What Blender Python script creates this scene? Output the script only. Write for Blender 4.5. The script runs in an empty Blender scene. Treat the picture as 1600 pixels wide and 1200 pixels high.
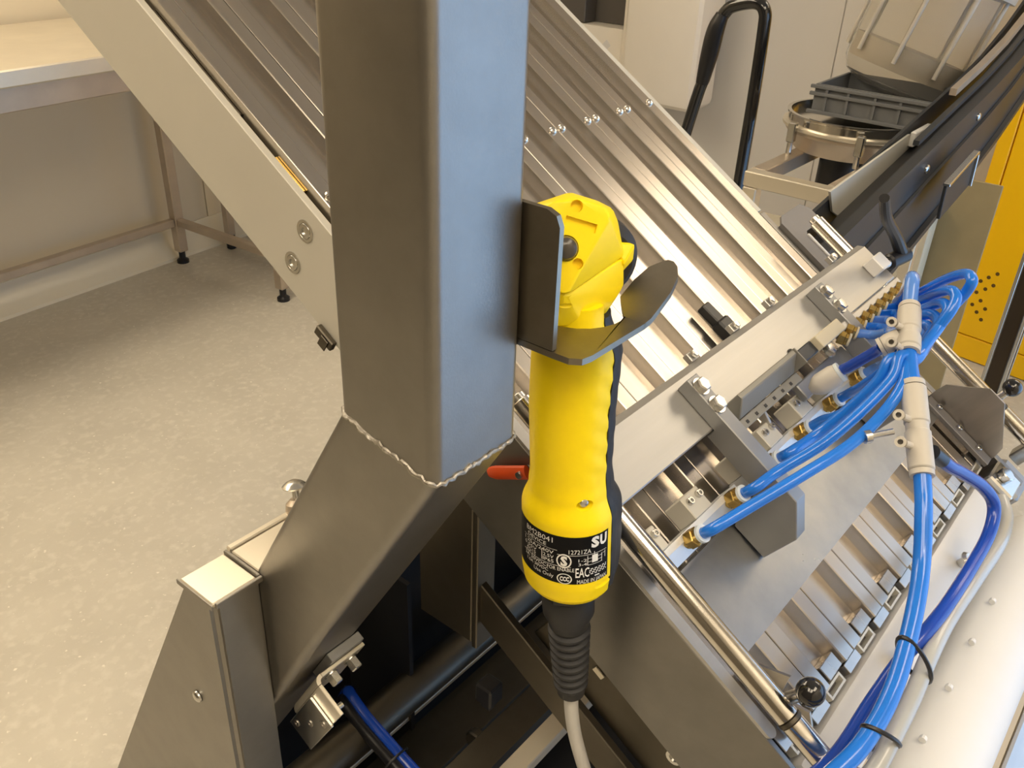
import bpy, bmesh, math, random
from mathutils import Matrix, Vector
from math import radians, sin, cos, pi
random.seed(7)
SC = bpy.context.scene
COL = SC.collection
H = 1.45                                   # eye height above the floor; the axes follow the machine
# ------------------------------------------------------------------ camera, world, exposure, light
cd = bpy.data.cameras.new('camera'); cam = bpy.data.objects.new('camera', cd); COL.objects.link(cam)
cd.sensor_fit = 'HORIZONTAL'; cd.sensor_width = 36.0; cd.lens = 36.0*1400/1600; cd.clip_start = 0.02
yaw, pitch, roll = radians(38.25), radians(30.0), radians(2.2)
fw = Vector((cos(yaw)*cos(pitch), sin(yaw)*cos(pitch), -sin(pitch)))
rt = Vector((sin(yaw), -cos(yaw), 0)); up = rt.cross(fw)
r2 = rt*cos(roll)+up*sin(roll); u2 = -rt*sin(roll)+up*cos(roll)
cam.matrix_world = Matrix(((r2.x, u2.x, -fw.x, 0), (r2.y, u2.y, -fw.y, 0), (r2.z, u2.z, -fw.z, H), (0, 0, 0, 1)))
SC.camera = cam
wd = bpy.data.worlds.new('world'); SC.world = wd; wd.use_nodes = True
wd.node_tree.nodes['Background'].inputs[0].default_value = (.8, .85, 1, 1)
wd.node_tree.nodes['Background'].inputs[1].default_value = 0.05
vs = SC.view_settings; vs.view_transform = 'Standard'; vs.look = 'None'; vs.gamma = 1; vs.use_curve_mapping = False
vs.exposure = 0.0
SC.cycles.use_denoising = True
SC.cycles.max_bounces = 8
PANEL_E, WINDOW_E = 9.0, 2.0              # brightness of the ceiling panels and of the frosted window
PANEL_C, WINDOW_C = (1.0, .84, .62), (.22, .53, 1.0)

# ------------------------------------------------------------------ frames and object helpers
AL = radians(32.4); X0, C0 = .439, -.497
Dv = Vector((0, cos(AL), sin(AL))); Nv = Vector((0, -sin(AL), cos(AL)))
FM = Matrix.Translation(Vector((X0, 0, H))+Nv*C0) @ Matrix.Rotation(AL, 4, 'X')   # machine frame: across, up the slope, off the surface
RM = Matrix.Translation((0, 0, H))                                               # level frame through the eye
RR = RM @ Matrix.Rotation(radians(4.5), 4, 'Z')                                  # the room
BASE = {}
UNIT = 1.0                                 # length of one drawing unit in metres (the column and what hangs on it use a shorter one)
def tag(o, label, cat, group=None, kind=None):
    o['label'] = label; o['category'] = cat
    if group: o['group'] = group
    if kind: o['kind'] = kind
    return o
def thing(name, label, cat, base=(0, 0, 0), frame=RM, group=None):
    o = bpy.data.objects.new(name, None); COL.objects.link(o); o.empty_display_size = .02
    M = frame @ Matrix.Translation(Vector(base)*UNIT)
    o.location = M.to_translation(); o.rotation_euler = M.to_euler()
    BASE[o.name] = Vector(base)
    return tag(o, label, cat, group)
def meshof(name, bm, mat, base=None, smooth=28):
    if base is not None: bmesh.ops.translate(bm, verts=bm.verts, vec=-Vector(base))
    if UNIT != 1: bmesh.ops.scale(bm, vec=(UNIT,)*3, verts=bm.verts)
    bmesh.ops.recalc_face_normals(bm, faces=bm.faces)
    me = bpy.data.meshes.new(name); bm.to_mesh(me); bm.free()
    me.materials.append(mat)
    if smooth:
        me.shade_smooth(); me.set_sharp_from_angle(angle=radians(smooth))
    return me
def part(name, bm, mat, parent, label=None, smooth=28):
    b = BASE[parent.name]
    o = bpy.data.objects.new(name, meshof(name, bm, mat, b, smooth)); COL.objects.link(o); o.parent = parent
    BASE[o.name] = b
    if label: o['label'] = label
    return o
def solo(name, bm, mat, label, cat, base, frame=RM, group=None, smooth=28):
    o = bpy.data.objects.new(name, meshof(name, bm, mat, base, smooth)); COL.objects.link(o)
    M = frame @ Matrix.Translation(base); o.location = M.to_translation(); o.rotation_euler = M.to_euler()
    BASE[o.name] = Vector(base)
    return tag(o, label, cat, group)
def struct(name, bm, mat, frame=RR, parent=None):
    o = bpy.data.objects.new(name, meshof(name, bm, mat, None, 40)); COL.objects.link(o)
    if parent: o.parent = parent
    else:
        o.location = frame.to_translation(); o.rotation_euler = frame.to_euler(); o['kind'] = 'structure'
    BASE[o.name] = Vector((0, 0, 0))
    return o
def copy_tree(o, parent=None, off=(0, 0, 0)):
    c = o.copy(); COL.objects.link(c); c.parent = parent
    c.location = o.location+Vector(off); BASE[c.name] = BASE[o.name]
    for ch in [k for k in bpy.data.objects if k.parent == o]: copy_tree(ch, c)
    return c
# ---- shapes, each added to a bmesh
def B(): return bmesh.new()
def box(bm, x0, x1, y0, y1, z0, z1, bev=0.0, seg=1):
    vs_ = [bm.verts.new(p) for p in ((x0, y0, z0), (x1, y0, z0), (x1, y1, z0), (x0, y1, z0), (x0, y0, z1), (x1, y0, z1), (x1, y1, z1), (x0, y1, z1))]
    fs = [bm.faces.new([vs_[i] for i in q]) for q in ((0, 3, 2, 1), (4, 5, 6, 7), (0, 1, 5, 4), (1, 2, 6, 5), (2, 3, 7, 6), (3, 0, 4, 7))]
    if bev:
        es = list({e for f in fs for e in f.edges})
        bmesh.ops.bevel(bm, geom=es, offset=bev, segments=seg, affect='EDGES', profile=.5)
    return bm
def mbox(bm, M, sx, sy, sz, bev=0.0):
    t = B(); box(t, -sx/2, sx/2, -sy/2, sy/2, -sz/2, sz/2, bev); add(bm, t, M); return bm
def add(bm, t, M=None):
    if M is not None: bmesh.ops.transform(t, matrix=M, verts=t.verts)
    me = bpy.data.meshes.new('tmp'); t.to_mesh(me); t.free(); bm.from_mesh(me); bpy.data.meshes.remove(me)
def prism(bm, poly, ax, a0, a1, bev=0.0):
    """poly: list of 2-D points; ax 'x','y','z' extrusion axis"""
    def P(p, a): return {'x': (a, p[0], p[1]), 'y': (p[0], a, p[1]), 'z': (p[0], p[1], a)}[ax]
    t = B()
    lo = [t.verts.new(P(p, a0)) for p in poly]; hi = [t.verts.new(P(p, a1)) for p in poly]
    t.faces.new(lo[::-1]); t.faces.new(hi); n = len(poly)
    for i in range(n): t.faces.new((lo[i], lo[(i+1) % n], hi[(i+1) % n], hi[i]))
    bmesh.ops.recalc_face_normals(t, faces=t.faces)
    if bev: bmesh.ops.bevel(t, geom=list(t.edges), offset=bev, segments=1, affect='EDGES', profile=.5)
    add(bm, t); return bm
def aim(p0, p1):
    d = (Vector(p1)-Vector(p0)); q = d.to_track_quat('Z', 'Y')
    return Matrix.Translation(p0) @ q.to_matrix().to_4x4(), d.length
def lathe(bm, prof, M=None, seg=20, rot=0.0):
    """prof: (r, z) list"""
    t = B(); rings = []
    for r, z in prof:
        if r < 1e-6: rings.append([t.verts.new((0, 0, z))])
        else: rings.append([t.verts.new((r*cos(rot+2*pi*i/seg), r*sin(rot+2*pi*i/seg), z)) for i in range(seg)])
    for a, b in zip(rings, rings[1:]):
        for i in range(seg):
            j = (i+1) % seg
            if len(a) == 1 and len(b) == 1: continue
            if len(a) == 1: t.faces.new((a[0], b[j], b[i]))
            elif len(b) == 1: t.faces.new((a[i], a[j], b[0]))
            else: t.faces.new((a[i], a[j], b[j], b[i]))
    for e, rv in ((rings[0], 1), (rings[-1], 0)):
        if len(e) > 1: t.faces.new(e[::-1] if rv else e)
    add(bm, t, M); return bm
def cyl(bm, p0, p1, r, seg=16, c=0.0, r1=None):
    M, L = aim(p0, p1); r1 = r if r1 is None else r1
    lathe(bm, [(r-c, 0), (r, c), (r1, L-c), (r1-c, L)] if c else [(r, 0), (r1, L)], M, seg); return bm
def ball(bm, p, r, seg=20, M=None):
    pr = [(r*sin(pi*i/12), -r*cos(pi*i/12)) for i in range(13)]; pr[0] = (0, -r); pr[-1] = (0, r)
    lathe(bm, pr, Matrix.Translation(p) @ (M or Matrix()), seg); return bm
def spline(pts, n=8):
    pts = [Vector(p) for p in pts]; out = []
    q = [pts[0]*2-pts[1]]+pts+[pts[-1]*2-pts[-2]]
    for i in range(1, len(q)-2):
        a, b, c, d = q[i-1], q[i], q[i+1], q[i+2]
        for k in range(n):
            t = k/n
            out.append(.5*((2*b)+(c-a)*t+(2*a-5*b+4*c-d)*t*t+(3*b-a-3*c+d)*t**3))
    out.append(pts[-1]); return out
def tube(bm, pts, r, seg=16, n=8, smooth=True, rr=None):
    ps = spline(pts, n) if smooth else [Vector(p) for p in pts]
    t = B(); rings = []; up_ = Vector((.31, .2, .93)); prev = None
    for i, p in enumerate(ps):
        d = (ps[min(i+1, len(ps)-1)]-ps[max(i-1, 0)]).normalized()
        a = (prev if prev is not None else up_); a = (a-d*a.dot(d)).normalized(); b = d.cross(a); prev = a
        R_ = rr(i/(len(ps)-1)) if rr else r
        rings.append([t.verts.new(p+a*R_*cos(2*pi*k/seg)+b*R_*sin(2*pi*k/seg)) for k in range(seg)])
    for x, y in zip(rings, rings[1:]):
        for k in range(seg): t.faces.new((x[k], x[(k+1) % seg], y[(k+1) % seg], y[k]))
    t.faces.new(rings[0][::-1]); t.faces.new(rings[-1]); add(bm, t); return bm
def loft(bm, rings, caps=True):
    t = B(); rs = [[t.verts.new(p) for p in r] for r in rings]; n = len(rs[0])
    for a, b in zip(rs, rs[1:]):
        for i in range(n): t.faces.new((a[i], a[(i+1) % n], b[(i+1) % n], b[i]))
    if caps: t.faces.new(rs[0][::-1]); t.faces.new(rs[-1])
    add(bm, t); return bm
def hull(bm, pts, bev=0.0, seg=2):
    t = B(); vv = [t.verts.new(p) for p in pts]
    r = bmesh.ops.convex_hull(t, input=vv)
    bmesh.ops.delete(t, geom=[g for g in set(r['geom_interior']+r['geom_unused']) if isinstance(g, bmesh.types.BMVert)], context='VERTS')
    bmesh.ops.dissolve_limit(t, angle_limit=radians(6), verts=t.verts, edges=t.edges)
    if bev: bmesh.ops.bevel(t, geom=list(t.edges), offset=bev, segments=seg, affect='EDGES', profile=.5, clamp_overlap=True)
    add(bm, t); return bm
def hexbolt(bm, p, d, af=.0065, h=.0055, washer=True):
    """hexagon head standing at p along d"""
    M, _ = aim(p, Vector(p)+Vector(d))
    if washer: lathe(bm, [(af*1.32, 0), (af*1.32, .0012)], M, 18)
    lathe(bm, [(af*1.1, .0012), (af*1.1, h-.001), (af*.93, h), (0, h+.0004)], M, 6); return bm
def socket(bm, p, d, r=.005, h=.005):
    M, _ = aim(p, Vector(p)+Vector(d))
    lathe(bm, [(r, 0), (r, h-.0008), (r*.85, h), (r*.5, h), (r*.5, h-.0025), (0, h-.0025)], M, 14); return bm
def dome(bm, p, d, r=.005, h=.003):
    M, _ = aim(p, Vector(p)+Vector(d))
    lathe(bm, [(r, 0), (r*.95, h*.45), (r*.72, h*.82), (r*.4, h*.97), (0, h)], M, 16); return bm
def cut(ob, cutters, ang=35):
    """subtract cutter bmeshes (given in the object's own mesh space) for good"""
    for cb in cutters:
        bmesh.ops.scale(cb, vec=(UNIT,)*3, verts=cb.verts)
        bmesh.ops.recalc_face_normals(cb, faces=cb.faces)
        me = bpy.data.meshes.new('cut'); cb.to_mesh(me); cb.free()
        me.materials.append(ob.data.materials[0])
        co = bpy.data.objects.new('cut', me); COL.objects.link(co); co.matrix_world = ob.matrix_world
        m = ob.modifiers.new('b', 'BOOLEAN'); m.object = co; m.solver = 'EXACT'; m.operation = 'DIFFERENCE'
        bpy.context.view_layer.update()
        new = bpy.data.meshes.new_from_object(ob.evaluated_get(bpy.context.evaluated_depsgraph_get()))
        ob.modifiers.clear(); ob.data = new
        bpy.data.objects.remove(co)
    ob.data.shade_smooth(); ob.data.set_sharp_from_angle(angle=radians(ang))
def text_bm(txt, size, place, spacing=1.0, bold=0.0):
    """flat lettering; place(x, y) maps the letter plane to 3-D"""
    cu = bpy.data.curves.new('t', 'FONT'); cu.body = txt; cu.size = size; cu.space_character = spacing; cu.offset = bold; cu.resolution_u = 2
    o = bpy.data.objects.new('t', cu); COL.objects.link(o); bpy.context.view_layer.update()
    me = bpy.data.meshes.new_from_object(o.evaluated_get(bpy.context.evaluated_depsgraph_get()))
    bm = B(); bm.from_mesh(me); bpy.data.objects.remove(o); bpy.data.curves.remove(cu); bpy.data.meshes.remove(me)
    for v in bm.verts: v.co = place(v.co.x, v.co.y)
    return bm

# ------------------------------------------------------------------ materials
def mat(name, col, metal=0.0, rough=.5, noise=0.0, scale=(8, 8, 8), bump=0.0, bscale=None, col2=None, spec=None, trans=0.0, ior=1.45, coat=0.0, emit=None, est=0.0, rvar=0.0):
    m = bpy.data.materials.new(name); m.use_nodes = True; nt = m.node_tree; p = nt.nodes['Principled BSDF']
    p.inputs['Base Color'].default_value = (*col, 1); p.inputs['Metallic'].default_value = metal; p.inputs['Roughness'].default_value = rough
    p.inputs['Transmission Weight'].default_value = trans; p.inputs['IOR'].default_value = ior; p.inputs['Coat Weight'].default_value = coat
    if spec is not None: p.inputs['Specular IOR Level'].default_value = spec
    if emit: p.inputs['Emission Color'].default_value = (*emit, 1); p.inputs['Emission Strength'].default_value = est
    if noise or bump or rvar:
        tc = nt.nodes.new('ShaderNodeTexCoord'); mp = nt.nodes.new('ShaderNodeMapping'); mp.inputs['Scale'].default_value = scale
        nt.links.new(tc.outputs['Object'], mp.inputs['Vector'])
        nz = nt.nodes.new('ShaderNodeTexNoise'); nz.inputs['Scale'].default_value = 1.0; nz.inputs['Detail'].default_value = 5; nz.inputs['Roughness'].default_value = .6
        nt.links.new(mp.outputs[0], nz.inputs['Vector'])
        if noise:
            mx = nt.nodes.new('ShaderNodeMix'); mx.data_type = 'RGBA'
            c2 = col2 or tuple(c*(1-noise) for c in col)
            mx.inputs[6].default_value = (*col, 1); mx.inputs[7].default_value = (*c2, 1)
            mr = nt.nodes.new('ShaderNodeMapRange'); mr.inputs['From Min'].default_value = .35; mr.inputs['From Max'].default_value = .65
            nt.links.new(nz.outputs['Fac'], mr.inputs['Value']); nt.links.new(mr.outputs[0], mx.inputs[0]); nt.links.new(mx.outputs[2], p.inputs['Base Color'])
        if rvar:
            mr2 = nt.nodes.new('ShaderNodeMapRange'); mr2.inputs['From Min'].default_value = .3; mr2.inputs['From Max'].default_value = .7
            mr2.inputs['To Min'].default_value = rough-rvar; mr2.inputs['To Max'].default_value = rough+rvar
            nt.links.new(nz.outputs['Fac'], mr2.inputs['Value']); nt.links.new(mr2.outputs[0], p.inputs['Roughness'])
        if bump:
            src = nz
            if bscale:
                mp2 = nt.nodes.new('ShaderNodeMapping'); mp2.inputs['Scale'].default_value = bscale; nt.links.new(tc.outputs['Object'], mp2.inputs['Vector'])
                src = nt.nodes.new('ShaderNodeTexNoise'); src.inputs['Scale'].default_value = 1.0; src.inputs['Detail'].default_value = 4; nt.links.new(mp2.outputs[0], src.inputs['Vector'])
            bp = nt.nodes.new('ShaderNodeBump'); bp.inputs['Strength'].default_value = bump; bp.inputs['Distance'].default_value = .002
            nt.links.new(src.outputs['Fac'], bp.inputs['Height']); nt.links.new(bp.outputs[0], p.inputs['Normal'])
    return m
BRUSH = (300, 6, 300)
steel = mat('brushed_steel', (.50, .47, .43), 1, .33, .15, (60, 60, 8), .03, (400, 400, 12))
column_steel = mat('ground_steel', (.31, .295, .27), 1, .40, .10, (30, 30, 30), .05, (700, 700, 700))
slat_metal = mat('slat_aluminium', (.50, .46, .41), 1, .26, .05, (70, .8, 70), rvar=.02)
plate_steel = mat('side_plate_steel', (.27, .26, .245), 1, .45, .12, (20, 20, 20), .04, (20, 300, 300))
anodised = mat('anodised_aluminium', (.60, .575, .505), .25, .55, .05, (6, 6, 6))
alu = mat('milled_aluminium', (.50, .49, .47), .75, .40, .08, (4, 60, 60), .02, (3, 200, 200))
alu_grey = mat('grey_aluminium', (.33, .335, .34), .7, .45, .06, (20, 20, 20))
chrome = mat('polished_steel', (.68, .65, .60), 1, .15, .02, (40, 10, 40))
zinc = mat('zinc_plated', (.62, .61, .58), 1, .25, .04, (200, 200, 200))
cover_steel = mat('cover_sheet', (.44, .44, .43), 1, .34, .2, (14, 14, 14), rvar=.08)
weld = mat('weld_bead', (.46, .43, .38), 1, .40, .2, (400, 400, 400), .5)
brass = mat('brass', (.62, .42, .13), 1, .25, .15, (200, 200, 200))
yellow = mat('yellow_plastic', (1.0, .76, .004), 0, .42, .03, (60, 60, 60), .03, (900, 900, 900), spec=.35)
yellow_in = yellow
rubber = mat('black_rubber', (.022, .022, .024), 0, .55, .1, (100, 100, 100))
black = mat('black_plastic', (.012, .012, .014), 0, .35, .1, (100, 100, 100))
gloss = mat('black_gloss', (.012, .012, .013), 0, .10, .1, (50, 50, 50), coat=.5)
button_m = mat('dark_button', (.07, .062, .05), 0, .22, .1, (50, 50, 50))
label_m = mat('label_black', (.004, .004, .005), 0, .45, .1, (50, 50, 50), spec=.15)
ink = mat('label_print', (.80, .80, .78), 0, .5, .03, (50, 50, 50))
orange = mat('orange_red', (.65, .075, .012), 0, .35, .05, (50, 50, 50))
blue = mat('blue_tubing', (.012, .17, .72), 0, .18, .06, (30, 30, 30), coat=.3)
blue_pale = mat('pale_blue_tubing', (.10, .26, .74), 0, .2, .06, (30, 30, 30), coat=.3)
navy = mat('dark_blue_tubing', (.01, .06, .42), 0, .22, .06, (30, 30, 30), coat=.2)
grey_hose = mat('grey_hose', (.42, .43, .42), 0, .22, .06, (30, 30, 30), coat=.3)
cable_m = mat('pale_grey_cable', (.55, .54, .52), 0, .45, .06, (50, 50, 50))
fit_white = mat('white_fitting', (.52, .49, .44), 0, .42, .04, (50, 50, 50))
collar_m = mat('release_ring', (.62, .68, .72), 0, .4, .04, (50, 50, 50))
pom = mat('white_plastic', (.68, .665, .64), 0, .38, .03, (10, 10, 10))
roller_m = mat('roller_white', (.77, .765, .75), 0, .45, .03, (10, 10, 10))
tan = mat('tan_plastic', (.50, .40, .25), 0, .5, .06, (10, 10, 10))
beige = mat('beige_plastic', (.60, .54, .40), 0, .5, .05, (30, 30, 30))
dkgrey = mat('dark_grey_steel', (.040, .043, .048), .3, .42, .1, (10, 10, 10))
midgrey = mat('grey_plate', (.20, .19, .185), .4, .5, .1, (10, 10, 10))
housing = mat('housing_grey', (.27, .26, .23), .3, .5, .08, (20, 20, 20))
shadow_steel = mat('under_shade_steel', (.14, .125, .10), 1, .45, .15, (20, 20, 20))  # darkened steel: the shade under the machine is put into its colour
crate_m = mat('grey_crate', (.14, .145, .15), 0, .5, .06, (20, 20, 20))
cab_yellow = mat('cabinet_yellow', (.95, .53, .002), 0, .38, .03, (4, 4, 4))
cab_hole = mat('vent_dark', (.12, .06, .005), 0, .6, .1, (20, 20, 20))
clear = mat('clear_plastic', (.93, .91, .86), 0, .08, .02, (5, 5, 5), trans=.93, ior=1.12)
clear_rib = mat('milky_rib', (.74, .70, .62), 0, .3, .05, (20, 20, 20), trans=.45, ior=1.2)
dispenser_m = mat('dispenser_white', (.80, .75, .66), 0, .4, .03, (5, 5, 5))
slot_dark = mat('recess_grey', (.10, .09, .08), 0, .5, .1, (5, 5, 5))
wall_m = mat('wall_panel', (.64, .615, .565), 0, .32, .04, (1.5, 1.5, .4))
wall_cream = mat('wall_cream', (.66, .585, .45), 0, .28, .05, (1.5, 1.5, .4))
wall_dim = mat('wall_shade', (.14, .12, .09), 0, .6, .04, (1.5, 1.5, .4))  # dark colour stands in for a dim room side, unseen but mirrored by the column
ceil_m = mat('ceiling', (.72, .68, .60), 0, .7, .03, (3, 3, 3))
coving_m = mat('coving', (.72, .66, .52), 0, .3, .05, (3, 3, 3))
table_top_m = mat('table_sheet', (.80, .74, .62), .75, .36, .08, (6, 6, 6))
table_m = mat('table_steel', (.56, .48, .39), .7, .36, .12, (10, 10, 10))
panel_soft = mat('panel_light_soft', (1, 1, 1), 0, .5, .02, (5, 5, 5), emit=PANEL_C, est=PANEL_E*.62)
panel_m = mat('panel_light', (1, 1, 1), 0, .5, .02, (5, 5, 5), emit=PANEL_C, est=PANEL_E)
window_m = mat('window_frosted', (.8, .85, 1), 0, .5, .02, (5, 5, 5), emit=WINDOW_C, est=WINDOW_E)
def floor_mat():
    m = mat('vinyl_floor', (.55, .515, .435), 0, .42, .10, (5, 5, 5), .12, (60, 60, 60)); nt = m.node_tree; p = nt.nodes['Principled BSDF']
    tc = nt.nodes.new('ShaderNodeTexCoord'); base = p.inputs['Base Color'].links[0].from_socket; last = base
    for sc_, lo, hi, c in ((55, .66, .74, (.52, .48, .40)), (80, .67, .74, (.74, .70, .61)), (45, .50, .75, (.60, .565, .485))):
        n = nt.nodes.new('ShaderNodeTexNoise'); n.inputs['Scale'].default_value = sc_; n.inputs['Detail'].default_value = 2; nt.links.new(tc.outputs['Object'], n.inputs['Vector'])
        r = nt.nodes.new('ShaderNodeMapRange'); r.inputs['From Min'].default_value = lo; r.inputs['From Max'].default_value = hi; nt.links.new(n.outputs['Fac'], r.inputs['Value'])
        x = nt.nodes.new('ShaderNodeMix'); x.data_type = 'RGBA'; x.inputs[7].default_value = (*c, 1)
        nt.links.new(r.outputs[0], x.inputs[0]); nt.links.new(last, x.inputs[6]); last = x.outputs[2]
    nt.links.new(last, p.inputs['Base Color']); return m
floor_m = floor_mat()

# ------------------------------------------------------------------ the room
FZ, CZ = -H, 1.30
WX0, WX1, WY0, WY1 = -2.3, 3.95, -1.3, 3.14
struct('floor', box(B(), WX0-.1, WX1+.1, WY0-.1, WY1+.1, FZ-.05, FZ), floor_m)
struct('ceiling', box(B(), WX0-.1, WX1+.1, WY0-.1, WY1+.1, CZ, CZ+.05), ceil_m)
def panel_wall(name, axis, face, depth, a0, a1, width, m):
    """wall sheet plus its panels, each panel a piece with a narrow joint"""
    if axis == 'y': w = struct(name, box(B(), a0, a1, min(face, face+depth), max(face, face+depth), FZ, CZ), m)
    else: w = struct(name, box(B(), min(face, face+depth), max(face, face+depth), a0, a1, FZ, CZ), m)
    a = a0; s = -1 if depth > 0 else 1
    while a < a1-.01:
        b = min(a+width, a1); t = face+s*.006; bm = B()
        if axis == 'y': box(bm, a+.002, b-.002, min(face, t), max(face, t), FZ+.001, CZ-.001, .0015)
        else: box(bm, min(face, t), max(face, t), a+.002, b-.002, FZ+.001, CZ-.001, .0015)
        struct('wall_panel', bm, m, parent=w); a = b
    return w
panel_wall('wall_left', 'y', WY1, .1, WX0, WX1, 1.15, wall_cream)
panel_wall('wall_back', 'x', WX1, .1, WY0, WY1, 1.2, wall_m)
struct('wall_right', box(B(), WX0, WX1, WY0-.1, WY0, FZ, CZ), wall_m)
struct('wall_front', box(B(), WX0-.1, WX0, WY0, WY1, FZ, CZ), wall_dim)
pr = [(WY1-.008, FZ), (WY1-.075, FZ), (WY1-.073, FZ+.012), (WY1-.05, FZ+.03), (WY1-.03, FZ+.055), (WY1-.018, FZ+.085), (WY1-.014, FZ+.11), (WY1-.008, FZ+.112)]
struct('baseboard_left', prism(B(), pr, 'x', WX0+.01, WX1-.02), coving_m)
pr = [(-p[0]+WY1, p[1]) for p in pr]
struct('baseboard_back', prism(B(), [(WX1-q, z) for q, z in pr], 'y', WY0+.01, WY1-.08), coving_m)
# window in the wall on the right, frosted panes lit from outside
win = struct('window_1', box(B(), .75, 3.35, WY0, WY0+.012, -1.42, .46), anodised)
for i in range(3):
    x0 = .79+i*.85
    struct('pane', box(B(), x0, x0+.82, WY0+.012, WY0+.016, -1.38, .42), window_m, parent=win)
# ceiling light panels
def ceiling_panel(x, y, label, m=None):
    t = thing('ceiling_light_panel', label, 'ceiling light', (x, y, CZ), RR)
    f = B(); box(f, x-.62, x+.62, y-.32, y+.32, CZ-.02, CZ-.001, .003); part('frame', f, anodised, t)
    d = B(); box(d, x-.59, x+.59, y-.29, y+.29, CZ-.026, CZ-.0205); part('diffuser', d, m or panel_m, t)
ceiling_panel(3.1, -.3, 'ceiling light panel near the yellow cabinet', panel_soft)
ceiling_panel(1.3, 2.15, 'ceiling light panel above the front edge of the steel table')
ceiling_panel(-.05, 2.15, 'ceiling light panel above the left part of the steel table')
ceiling_panel(.6, 2.80, 'ceiling light panel close to the wall above the steel table')
ceiling_panel(3.1, -.95, 'ceiling light panel beside the frosted window', panel_soft)
ceiling_panel(-.9, .5, 'added fill panel on the ceiling to the left of the camera')  # added fill, brightens the grip and the side beam from the left
ceiling_panel(-.9, -.3, 'added fill panel on the ceiling left behind the camera')  # second added fill beside it, same purpose
ceiling_panel(.2, -.8, 'added fill panel on the ceiling behind the camera')  # added fill for surfaces that face the camera

# ------------------------------------------------------------------ steel table by the left wall
t = thing('steel_table', 'stainless steel work table with bare pale top standing along the left wall', 'table', (1.2, 2.75, FZ), RR)
TZ = -.497
part('table_top', box(B(), -.6, 2.13, 2.425, 3.10, TZ-.045, TZ, .004), table_top_m, t)
part('apron', box(B(), -.5, 2.07, 2.462, 2.486, TZ-.115, TZ-.0455, .003), table_m, t)
part('side_apron', box(B(), 2.05, 2.074, 2.49, 3.04, TZ-.115, TZ-.0455, .003), table_m, t)
for lx, ly in ((2.105, 2.41), (2.105, 3.03), (-.45, 2.46), (-.45, 3.03)):
    lx -= .03; ly += .03 if ly < 2.5 else 0
    l = part('leg', box(B(), lx-.02, lx+.02, ly-.02, ly+.02, FZ+.05, TZ-.046, .003), table_m, t)
    f = B(); lathe(f, [(.024, 0), (.024, .012), (.013, .02), (.013, .052)], Matrix.Translation((lx, ly, FZ)), 14); part('foot', f, black, l)
part('rail', box(B(), -.43, 2.054, 3.015, 3.045, -1.29, -1.26, .003), table_m, t)
part('rail', box(B(), 2.06, 2.09, 2.462, 3.009, -1.29, -1.26, .003), table_m, t)
t = thing('steel_trolley_frame', 'small steel stand with a black foot beyond the right end of the table', 'stand', (2.33, 3.0, FZ), RR)
for lx, ly in ((2.30, 3.0), (2.75, 3.0), (2.30, 2.62), (2.75, 2.62)):
    l = part('leg', box(B(), lx-.017, lx+.017, ly-.017, ly+.017, FZ+.06, -.62, .003), table_m, t)
    part('foot', cyl(B(), (lx, ly, FZ), (lx, ly, FZ+.06), .02, 12, .004), black, l)
part('shelf', box(B(), 2.28, 2.77, 2.6, 3.02, -.6195, -.595, .003), table_m, t)
part('lower_shelf', box(B(), 2.318, 2.732, 2.63, 2.98, -1.27, -1.245, .003), table_m, t)

# ------------------------------------------------------------------ right-hand background
# yellow cabinet
CF = RM @ Matrix.Translation((3.2, .6, 0)) @ Matrix.Rotation(radians(-8), 4, 'Z')
t = thing('yellow_cabinet', 'tall yellow metal cabinet with a pattern of small vent holes low on its door', 'cabinet', (0, 0, FZ), CF)
part('body', box(B(), .012, .5, -1.0, .0, FZ+.002, .25, .006), cab_yellow, t)
part('door', box(B(), 0, .0115, -.99, -.052, FZ+.09, .23, .003), cab_yellow, t)
part('frame_strip', box(B(), 0, .0115, -.048, -.002, FZ+.09, .23, .003), cab_yellow, t)
part('plinth', box(B(), .002, .0115, -.99, -.002, FZ+.003, FZ+.086, .003), cab_yellow, t)
for y, z in [(.472, -1.119), (.495, -1.139), (.516, -1.159), (.538, -1.178), (.473, -1.161), (.494, -1.181), (.518, -1.201), (.541, -1.223), (.497, -1.225), (.519, -1.247), (.475, -1.248), (.498, -1.268), (.477, -1.289)]:
    part('vent_hole', cyl(B(), (.0005, y-.6, z), (-.0008, y-.6, z), .0065, 12), cab_hole, t)
# wall dispenser
DX = 3.62
t = thing('wall_dispenser', 'white wall mounted dispenser with a dark open bay, above the sloping slat tray', 'dispenser', (DX, 2.0, -.6), RM)
k = DX/3.2
def dy(v): return v*k
b = B(); box(b, DX-.12, DX+.1, dy(1.64), dy(1.97), dy(-.79), .05, .04, 3); part('body', b, dispenser_m, t)
b = B()
for y0, y1, z0, z1 in ((2.0, 2.6, -.70, -.535), (1.972, 2.0, -.70, .02), (2.32, 2.6, -.535, .02)): box(b, DX-.06, DX+.1, dy(y0), dy(y1), dy(z0), dy(z1), .004)
part('bay_surround', b, dispenser_m, t)
part('bay_back', box(B(), DX+.04, DX+.09, dy(2.001), dy(2.319), dy(-.533), .02), slot_dark, t)
part('bay_step', box(B(), DX-.05, DX+.039, dy(2.19), dy(2.319), dy(-.533), dy(-.44), .004), slot_dark, t)
part('sticker', mbox(B(), Matrix.Translation((DX-.0605, dy(2.07), dy(-.60))) @ Matrix.Rotation(radians(45), 4, 'X'), .001, .032, .032), pom, t)
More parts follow.
